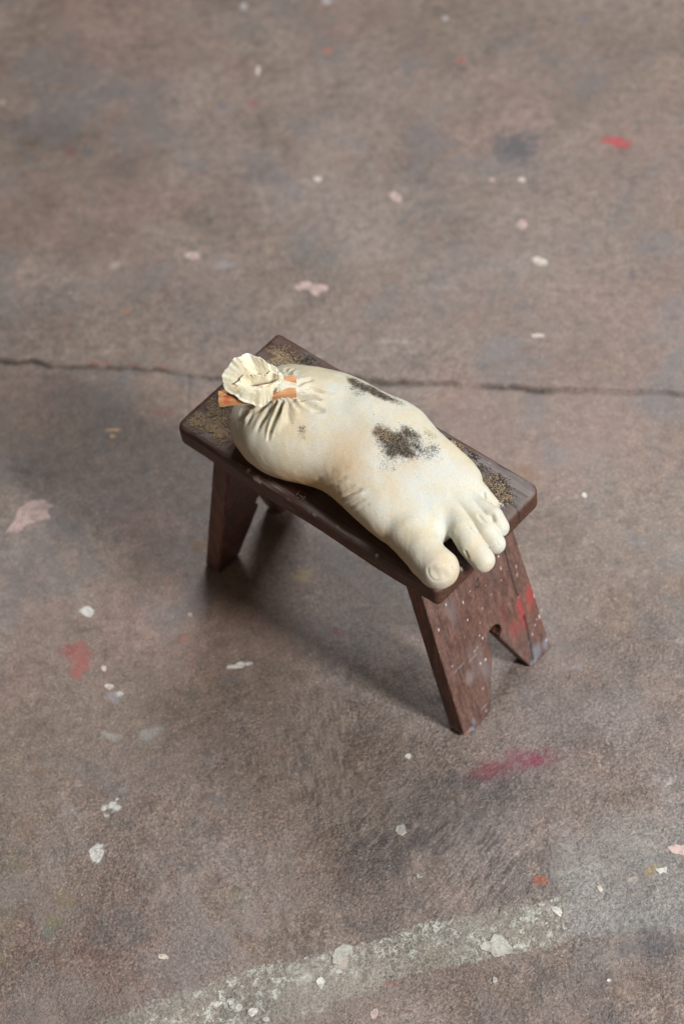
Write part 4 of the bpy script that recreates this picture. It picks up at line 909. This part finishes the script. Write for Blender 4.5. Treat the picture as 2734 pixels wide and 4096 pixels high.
# ---------------- the stuffed foot ----------------
def skin_material():
    M = Mat('stained_cream_latex', .62, .3)
    n1 = M.noise(13, 5, .6, dist=.6); n2 = M.noise(28, 5, .6, dist=.4, co=M.mapping((1, 1, 1), (0, 0, 1.7))); n3 = M.noise(75, 5, .65); sp = M.noise(620, 3, .7)
    c = M.mix(M.map(n1, .38, .62), (.515, .455, .32), (.545, .52, .43))
    c = M.mix(M.map(n2, .48, .64, 0, .55), c, (.49, .515, .49))
    c = M.mix(M.map(M.noise(20, 4, .6, co=M.mapping((1, 1, 1), (0, 0, 4.4)), dist=.8), .50, .66, 0, .5), c, (.54, .44, .28))
    c = M.mix(M.math('MULTIPLY', M.attr('ochre_shade'), M.map(n2, .25, .6, .6, 1.)), c, (.47, .31, .165))  # real brown stains and painted warm shade on the front side
    c = M.mix(M.math('MULTIPLY', M.attr('greyed'), M.map(n3, .35, .65, .2, .8)), c, (.47, .50, .50))
    c = M.mix(M.map(n3, .6, .75, 0, .35), c, (.58, .57, .50))
    c = M.mix(.45, c, M.ramp(sp, [(.3, .72), (.5, 1.), (.7, 1.18)]), 'MULTIPLY')
    # tiny dark pinholes
    v = M.voro(130); k = M.map(M.noise(38, 2), .60, .66)
    c = M.mix(M.math('MULTIPLY', M.math('MULTIPLY', M.map(v, .14, .06), k), .75), c, (.08, .08, .075))
    v = M.voro(300, co=M.mapping((1, 1, 1), (0, 0, 2))); k = M.map(M.noise(22, 3), .55, .64)
    c = M.mix(M.math('MULTIPLY', M.math('MULTIPLY', M.map(v, .2, .08), k), .5), c, (.16, .16, .15))
    # soil rubbed into the skin
    so = M.math('ADD', M.attr('soil'), M.math('MULTIPLY', M.math('SUBTRACT', M.noise(210, 5, .75), .5), 1.5))
    c = M.mix(M.math('MULTIPLY', M.map(so, .18, .95), .85), c, (.040, .040, .034))
    c = M.mix(M.math('MULTIPLY', M.attr('tan'), .55), c, (.33, .19, .10))
    M.color(c); M.b.inputs['Subsurface Weight'].default_value = .12; M.b.inputs['Subsurface Radius'].default_value = (1, .6, .3); M.b.inputs['Subsurface Scale'].default_value = .004
    M.rough(M.ramp(n3, [(.3, .52), (.7, .72)]))
    M.bump(M.math('ADD', M.math('MULTIPLY', n3, 1.), M.math('MULTIPLY', M.noise(420, 3, .6), .14)), .0011, .6)
    return M.m
def frill_material():
    M = Mat('cream_crumpled_latex', .5, .4)
    n = M.noise(60, 5, .6); c = M.mix(M.map(n, .35, .65), (.70, .60, .40), (.74, .68, .53))
    c = M.mix(M.math('MULTIPLY', M.attr('rim'), .7), c, (.72, .70, .61)); c = M.mix(M.map(M.noise(130, 2), .68, .74, 0, .5), c, (.45, .36, .22))
    M.color(c); M.b.inputs['Subsurface Weight'].default_value = .25; M.b.inputs['Subsurface Radius'].default_value = (1, .7, .35); M.b.inputs['Subsurface Scale'].default_value = .004
    M.b.inputs['Transmission Weight'].default_value = 0
    M.bump(M.noise(70, 4, .5), .0012, .5); return M.m

def build_foot():
    V, Q = polygonise(sack_sdf, (-.155, -.118, -.008), (.258, .098, .122), .00135)
    n = grad(sack_sdf, V); n /= np.maximum(np.linalg.norm(n, axis=1), 1e-6)[:, None]
    x, y, z = V.T.copy()
    d = np.zeros(len(V))
    for pts, w, dep in FOLDS:
        if len(pts) > 2 and abs(dep) >= .0012 and pts[0][0] < -.03: dep *= 1.8 if pts[0][1] < -.037 else 2.2
        elif pts[0][0] < .08: dep *= 1.0
        dist, s, _ = polydist(V, pts)
        t = (1-.25*s)*sstep(-.02, .10, s)*sstep(1.02, .75, s) if len(pts) > 2 else np.ones(len(V))
        if dep > .003: w = w*(1-.35*s)
        pr = np.exp(-(dist/w)**2)
        d -= dep*pr*t
        if dep > .0012: d += dep*.28*np.exp(-((dist-2.1*w)/(w*1.1))**2)*t      # lips on either side
    # gathers tightening towards the clamp
    kx, ky = x-KNOT[0], y-KNOT[1]; r = np.hypot(kx, ky); th = np.arctan2(ky, kx)
    g = np.sin(th*13+2.2*np.sin(th*2)+r*30)*.6+np.sin(th*23+1.3)*.4
    d += .0013*g*np.exp(-((r-.016)/.016)**2)*(z > .05)
    # gently uneven stuffing
    d += .0014*fbm(x+z*.6, y-z*.4, 22, 3, 14) + .00035*fbm(x+z, y-z, 90, 3, 24)
    keep = sstep(.0, .004, z) + (x > .212)
    V = V + n*(d*np.clip(keep, 0, 1))[:, None]
    root = empty('stuffed_foot', (0, 0, 0), YAW); root.location = (0, 0, SEAT_H-.0004)
    tag(root, 'cream latex sack shaped like a foot with five toes lying on the stool', 'soft sculpture')
    o = link_mesh('foot_skin', V, Q, skin_material(), root)
    soil = np.zeros(len(V)); tan = np.zeros(len(V))
    for c, rr, den, tf in SOIL:
        q = np.exp(-(((V-np.array(c))**2).sum(1))/(rr*1.2)**2); soil = np.maximum(soil, q*den) + .15*q*den; tan = np.maximum(tan, q*den*tf*(tf > .5))
    cl = .72+.6*fbm(V[:, 0]+V[:, 2]*.5, V[:, 1]-V[:, 2]*.4, 75, 4, 33); soil = soil*np.clip(cl, .1, 1.4)
    fattr(o, 'soil', np.clip(soil, 0, 1.1)); fattr(o, 'tan', np.clip(tan, 0, 1))
    def blob(c, R): return np.exp(-(((V-np.array(c))**2)/np.array(R)**2).sum(1))
    och_shade = 1.25*sum(a*blob(c, R) for c, R, a in [((.03, -.068, .02), (.05, .025, .03), 1), ((-.02, -.09, .02), (.05, .03, .022), .8), ((.03, -.03, .07), (.03, .03, .03), .45), ((.12, -.09, .02), (.06, .02, .02), .7), ((.19, -.10, .01), (.04, .02, .02), .5), ((-.10, -.09, .02), (.05, .03, .03), .8), ((-.03, -.05, .08), (.02, .02, .03), .3), ((.10, .0, .06), (.02, .03, .03), .35), ((.21, -.085, .05), (.02, .012, .03), .35), ((.22, -.03, .02), (.012, .012, .02), .3), ((.05, -.06, .055), (.025, .02, .03), .5)])  # low brown stains, deepened to paint in the front side's shade
    gre = sum(a*blob(c, R) for c, R, a in [((-.05, -.085, .05), (.02, .015, .03), .6), ((0, -.03, .08), (.04, .03, .03), .35), ((.10, .02, .06), (.03, .02, .03), .6), ((.14, .03, .05), (.02, .02, .03), .5), ((.13, -.03, .05), (.02, .03, .03), .5), ((.16, -.03, .05), (.02, .02, .02), .5), ((.08, -.05, .06), (.02, .02, .03), .4), ((-.03, .0, .08), (.03, .02, .03), .3), ((.20, -.005, .04), (.02, .02, .02), .35), ((.0, -.06, .06), (.02, .02, .03), .35)])
    for c, rr, den, tf in SOIL: gre = gre + .22*den*np.exp(-(((V-np.array(c))**2).sum(1))/(rr*2.0)**2)
    fattr(o, 'ochre_shade', np.clip(och_shade, 0, 1)); fattr(o, 'greyed', np.clip(gre, 0, 1))
    # ruffled mouth of the sack above the clamp
    e1 = np.array([.7071, .7071, 0]); e2 = np.array([-.7071, .7071, 0]); ez = np.array([0, 0, 1.]); C0 = np.array([-.092, -.043, .104])
    def sheet(rim, base_r, nu, nv, amp, seed, bulge, lipdown):
        U = np.linspace(0, 2*np.pi, nu, endpoint=False); R = np.array(rim); k = len(R)
        t = U/(2*np.pi)*k; i = np.floor(t).astype(int) % k; f = t-np.floor(t)
        def cat(p0, p1, p2, p3, f):
            f = f[:, None]; return .5*((2*p1)+(-p0+p2)*f+(2*p0-5*p1+4*p2-p3)*f**2+(-p0+3*p1-3*p2+p3)*f**3)
        rm = cat(R[(i-1) % k], R[i], R[(i+1) % k], R[(i+2) % k], f)
        pts = []; rim_a = []
        for v in np.linspace(0, 1, nv):
            b = np.stack([base_r[0]*np.cos(U), base_r[1]*np.sin(U), np.full(nu, .0015)], 1)
            w = v**1.15
            p = b*(1-w)+rm*w
            p[:, 2] += bulge*np.sin(np.pi*v)*(1-.3*np.cos(U)) + lipdown*np.maximum(0, -np.sin(U))*np.sin(np.pi*min(v*1.15, 1))*1.0
            out = rm/np.maximum(np.linalg.norm(rm, axis=1), 1e-5)[:, None]
            tan_ = np.roll(rm, -1, 0)-np.roll(rm, 1, 0); tan_ /= np.maximum(np.linalg.norm(tan_, axis=1), 1e-5)[:, None]
            nn = np.cross(tan_, out)
            big = np.sin(U*4+seed)*.6+np.sin(U*7+seed*2.1)*.4*(1+.5*np.sin(U))
            sm = np.sin(U*19+seed*3+2*np.sin(U*3))*.6+np.sin(U*31+seed)*.4
            p += nn*(amp*(v**1.3)*big+amp*.32*(v**4)*sm)[:, None] + out*(amp*.35*v**2*np.sin(U*11+seed)+amp*.09*v**4*np.sin(U*37))[:, None]
            cr = fbm(U*.03+seed, np.full(nu, v*.05), 160, 3, int(seed*3)); p += nn*(cr*.0007*np.sin(np.pi*min(1, v*1.1)*.8))[:, None]
            pts.append(C0+p[:, :1]*e1+p[:, 1:2]*e2+p[:, 2:]*ez); rim_a.append(np.full(nu, sstep(.82, 1, v)))
        P = np.concatenate(pts); F = []
        for a in range(nv-1):
            for j in range(nu):
                F.append((a*nu+j, a*nu+(j+1) % nu, (a+1)*nu+(j+1) % nu, (a+1)*nu+j))
        return P, np.array(F), np.concatenate(rim_a)
    rim = [(.024, .004, .010), (.012, .014, .022), (-.010, .022, .034), (-.032, .018, .033), (-.048, .004, .012), (-.030, -.016, .000), (-.003, -.024, -.007), (.014, -.012, .004)]
    fm = frill_material()
    P1, F1, r1 = sheet(rim, (.018, .0045), 280, 34, .0029, 1.3, .002, .009)
    o1 = link_mesh('frill', P1, F1, fm, root); fattr(o1, 'rim', r1)
    s = o1.modifiers.new('thickness', 'SOLIDIFY'); s.thickness = .0008; s.offset = 0
    rim2 = [(.022, .002, .012), (.013, .006, .016), (.002, .004, .017), (-.014, .004, .019), (-.032, .000, .011), (-.020, -.010, .006), (-.004, -.013, .006), (.010, -.008, .010)]
    P2, F2, r2 = sheet(rim2, (.015, .0030), 220, 22, .0030, 4.1, .002, .004)
    o2 = link_mesh('inner_frill', P2, F2, fm, root); fattr(o2, 'rim', r2)
    s = o2.modifiers.new('thickness', 'SOLIDIFY'); s.thickness = .0008; s.offset = 0
    return root, V, soil, tan

# ---------------- wooden clamp round the neck ----------------
def build_clamp():
    M = Mat('orange_pine_wood', .55, .4); co = M.mapping((.06, 1, 1)); g = M.noise(260, 4, .6, co=co, dist=.4)
    c = M.mix(M.map(g, .4, .62), (.52, .235, .095), (.60, .32, .15)); c = M.mix(M.map(M.noise(90, 3, .6, co=co), .58, .70, 0, .7), c, (.30, .12, .05))
    c = M.mix(M.attr('stain'), c, (.42, .05, .02)); M.color(c); M.bump(g, .0008, .6)
    root = empty('wooden_clamp', (0, 0, SEAT_H), YAW)
    tag(root, 'two split orange pine sticks clamping the gathered neck of the foot sack', 'clamp')
    def stick(a, b, w, h, seed):
        a = np.array(a); b = np.array(b); L = np.linalg.norm(b-a); ux = (b-a)/L; uy = np.cross((0, 0, 1), ux); uy /= np.linalg.norm(uy); uz = np.cross(ux, uy)
        V = []; n = 26; prof = [(-1, -.8), (-.8, -1), (.8, -1), (1, -.8), (1, .8), (.8, 1), (-.8, 1), (-1, .8)]
        r = np.random.default_rng(seed)
        for i in range(n):
            t = i/(n-1); e = .93 if i in (0, n-1) else 1
            for py, pz in prof:
                V.append(((t-.5)*L+(r.normal(0, .0004) if i in (0, n-1) else 0), py*w/2*e*(1+.04*math.sin(9*t+seed)), pz*h/2*e*(1+.05*math.sin(6*t+seed*2))+.0003*math.sin(t*20+py)))
        F = [tuple(range(8))[::-1], tuple(range((n-1)*8, n*8))]
        for i in range(n-1):
            for j in range(8): F.append((i*8+j, i*8+(j+1) % 8, (i+1)*8+(j+1) % 8, (i+1)*8+j))
        V = np.array(V)
        o = link_mesh('stick', V, F, M.m, root, smooth=False)
        fattr(o, 'stain', np.exp(-((V[:, 0]+L*.40)/.004)**2)*(V[:, 2] > 0)*(.8 if seed == 1 else 0))
        o.matrix_local = Matrix(((ux[0], uy[0], uz[0], (a+b)[0]/2), (ux[1], uy[1], uz[1], (a+b)[1]/2), (ux[2], uy[2], uz[2], (a+b)[2]/2), (0, 0, 0, 1)))
        return o
    stick((-.1235, -.0885, .0965), (-.0575, -.0240, .0985), .0085, .0105, 1)
    stick((-.1290, -.0830, .0985), (-.0730, -.0075, .0975), .0075, .0100, 2)
    return root

# ---------------- sand and soil ----------------
OCT = np.array([(1, 0, 0), (0, 1, 0), (-1, 0, 0), (0, -1, 0), (0, 0, 1), (0, 0, -1)], float)
OF = np.array([(0, 1, 4), (1, 2, 4), (2, 3, 4), (3, 0, 4), (1, 0, 5), (2, 1, 5), (3, 2, 5), (0, 3, 5)])
def grains(name, P, R, mats, idx, label):
    n = len(P); A = rng.normal(size=(n, 3, 3)); A, _ = np.linalg.qr(A)
    O = OCT[None]*rng.uniform(.65, 1.25, (n, 6, 1)); W = np.einsum('nij,nkj->nki', A, O)*R[:, None, None]+P[:, None]
    F = (OF[None]+6*np.arange(n)[:, None, None]).reshape(-1, 3)
    o = link_mesh(name, W.reshape(-1, 3), F, mats, smooth=False)
    o.data.polygons.foreach_set('material_index', np.repeat(idx, 8).astype(np.int32))
    o.location = (0, 0, SEAT_H); o.rotation_euler = (0, 0, YAW)
    tag(o, label, 'soil' if 'soil' in name else 'sand', 'stuff'); return o
def build_grains(foot, V, soil, tan):
    def gm(n, a, b):
        M = Mat(n, .8, .3); M.color(M.mix(M.map(M.noise(330, 2), .4, .6), a, b)); return M.m
    mats = [gm('dark_soil_grain', (.018, .018, .016), (.075, .07, .06)), gm('tan_sand_grain', (.34, .23, .12), (.54, .40, .25)), gm('pale_sand_grain', (.50, .42, .33), (.35, .26, .18))]
    P = []; R = []; I = []
    for x, y, r, den, tf in SEAT_SAND:
        n = int(den*(r*1000)**2*4.2); a = rng.normal(0, r*.55, (n, 2)); px, py = x+a[:, 0], y+a[:, 1]
        # keep on the flat of the seat; clumpy
        cl = fbm(px, py, 120, 3, 70)
        ok = (abs(px) < SEAT_L/2-.007) & (abs(py) < SEAT_W/2-.006) & (cl > -.28) 
        px, py = px[ok], py[ok]; n = len(px)
        P.append(np.stack([px, py, rng.uniform(.0001, .0007, n)], 1)); R.append(rng.uniform(.0004, .00085, n)); u = rng.random(n)
        I.append(np.where(u < tf*1.25, np.where(rng.random(n) < .3, 2, 1), 0))
    grains('seat_sand', np.concatenate(P), np.concatenate(R), mats, np.concatenate(I), 'tan and black sand scattered on the wooden seat around the foot')
    p = np.clip(soil, 0, 1)**1.7; p[p < .03] = 0; p = p/p.sum(); k = rng.choice(len(V), 11000, p=p); f = V[k]+rng.normal(0, .0008, (len(k), 3))
    nn = grad(sack_sdf, V[k]); nn /= np.linalg.norm(nn, axis=1)[:, None]
    f = V[k]+rng.normal(0, 1, (len(k), 3))*rng.choice([.0008, .0030], (len(k), 1), p=[.9, .1]); f -= nn*((f-V[k])*nn).sum(1)[:, None]; f += nn*.00015
    u = rng.random(len(k)); tf = .20+.6*np.clip(tan[k], 0, 1)
    grains('foot_soil', f, rng.uniform(.00022, .00048, len(k)), mats, np.where(u < tf, np.where(rng.random(len(k)) < .25, 2, 1), 0), 'black soil grains stuck in patches on top of the foot')

fl, zat = build_floor()
build_flakes(fl, zat)
build_stool()
foot, FV, FS, FT = build_foot()
build_clamp()
build_grains(foot, FV, FS, FT)
print('tris', sum(len(o.data.loops)-2*len(o.data.polygons) for o in bpy.data.objects if o.type == 'MESH'))
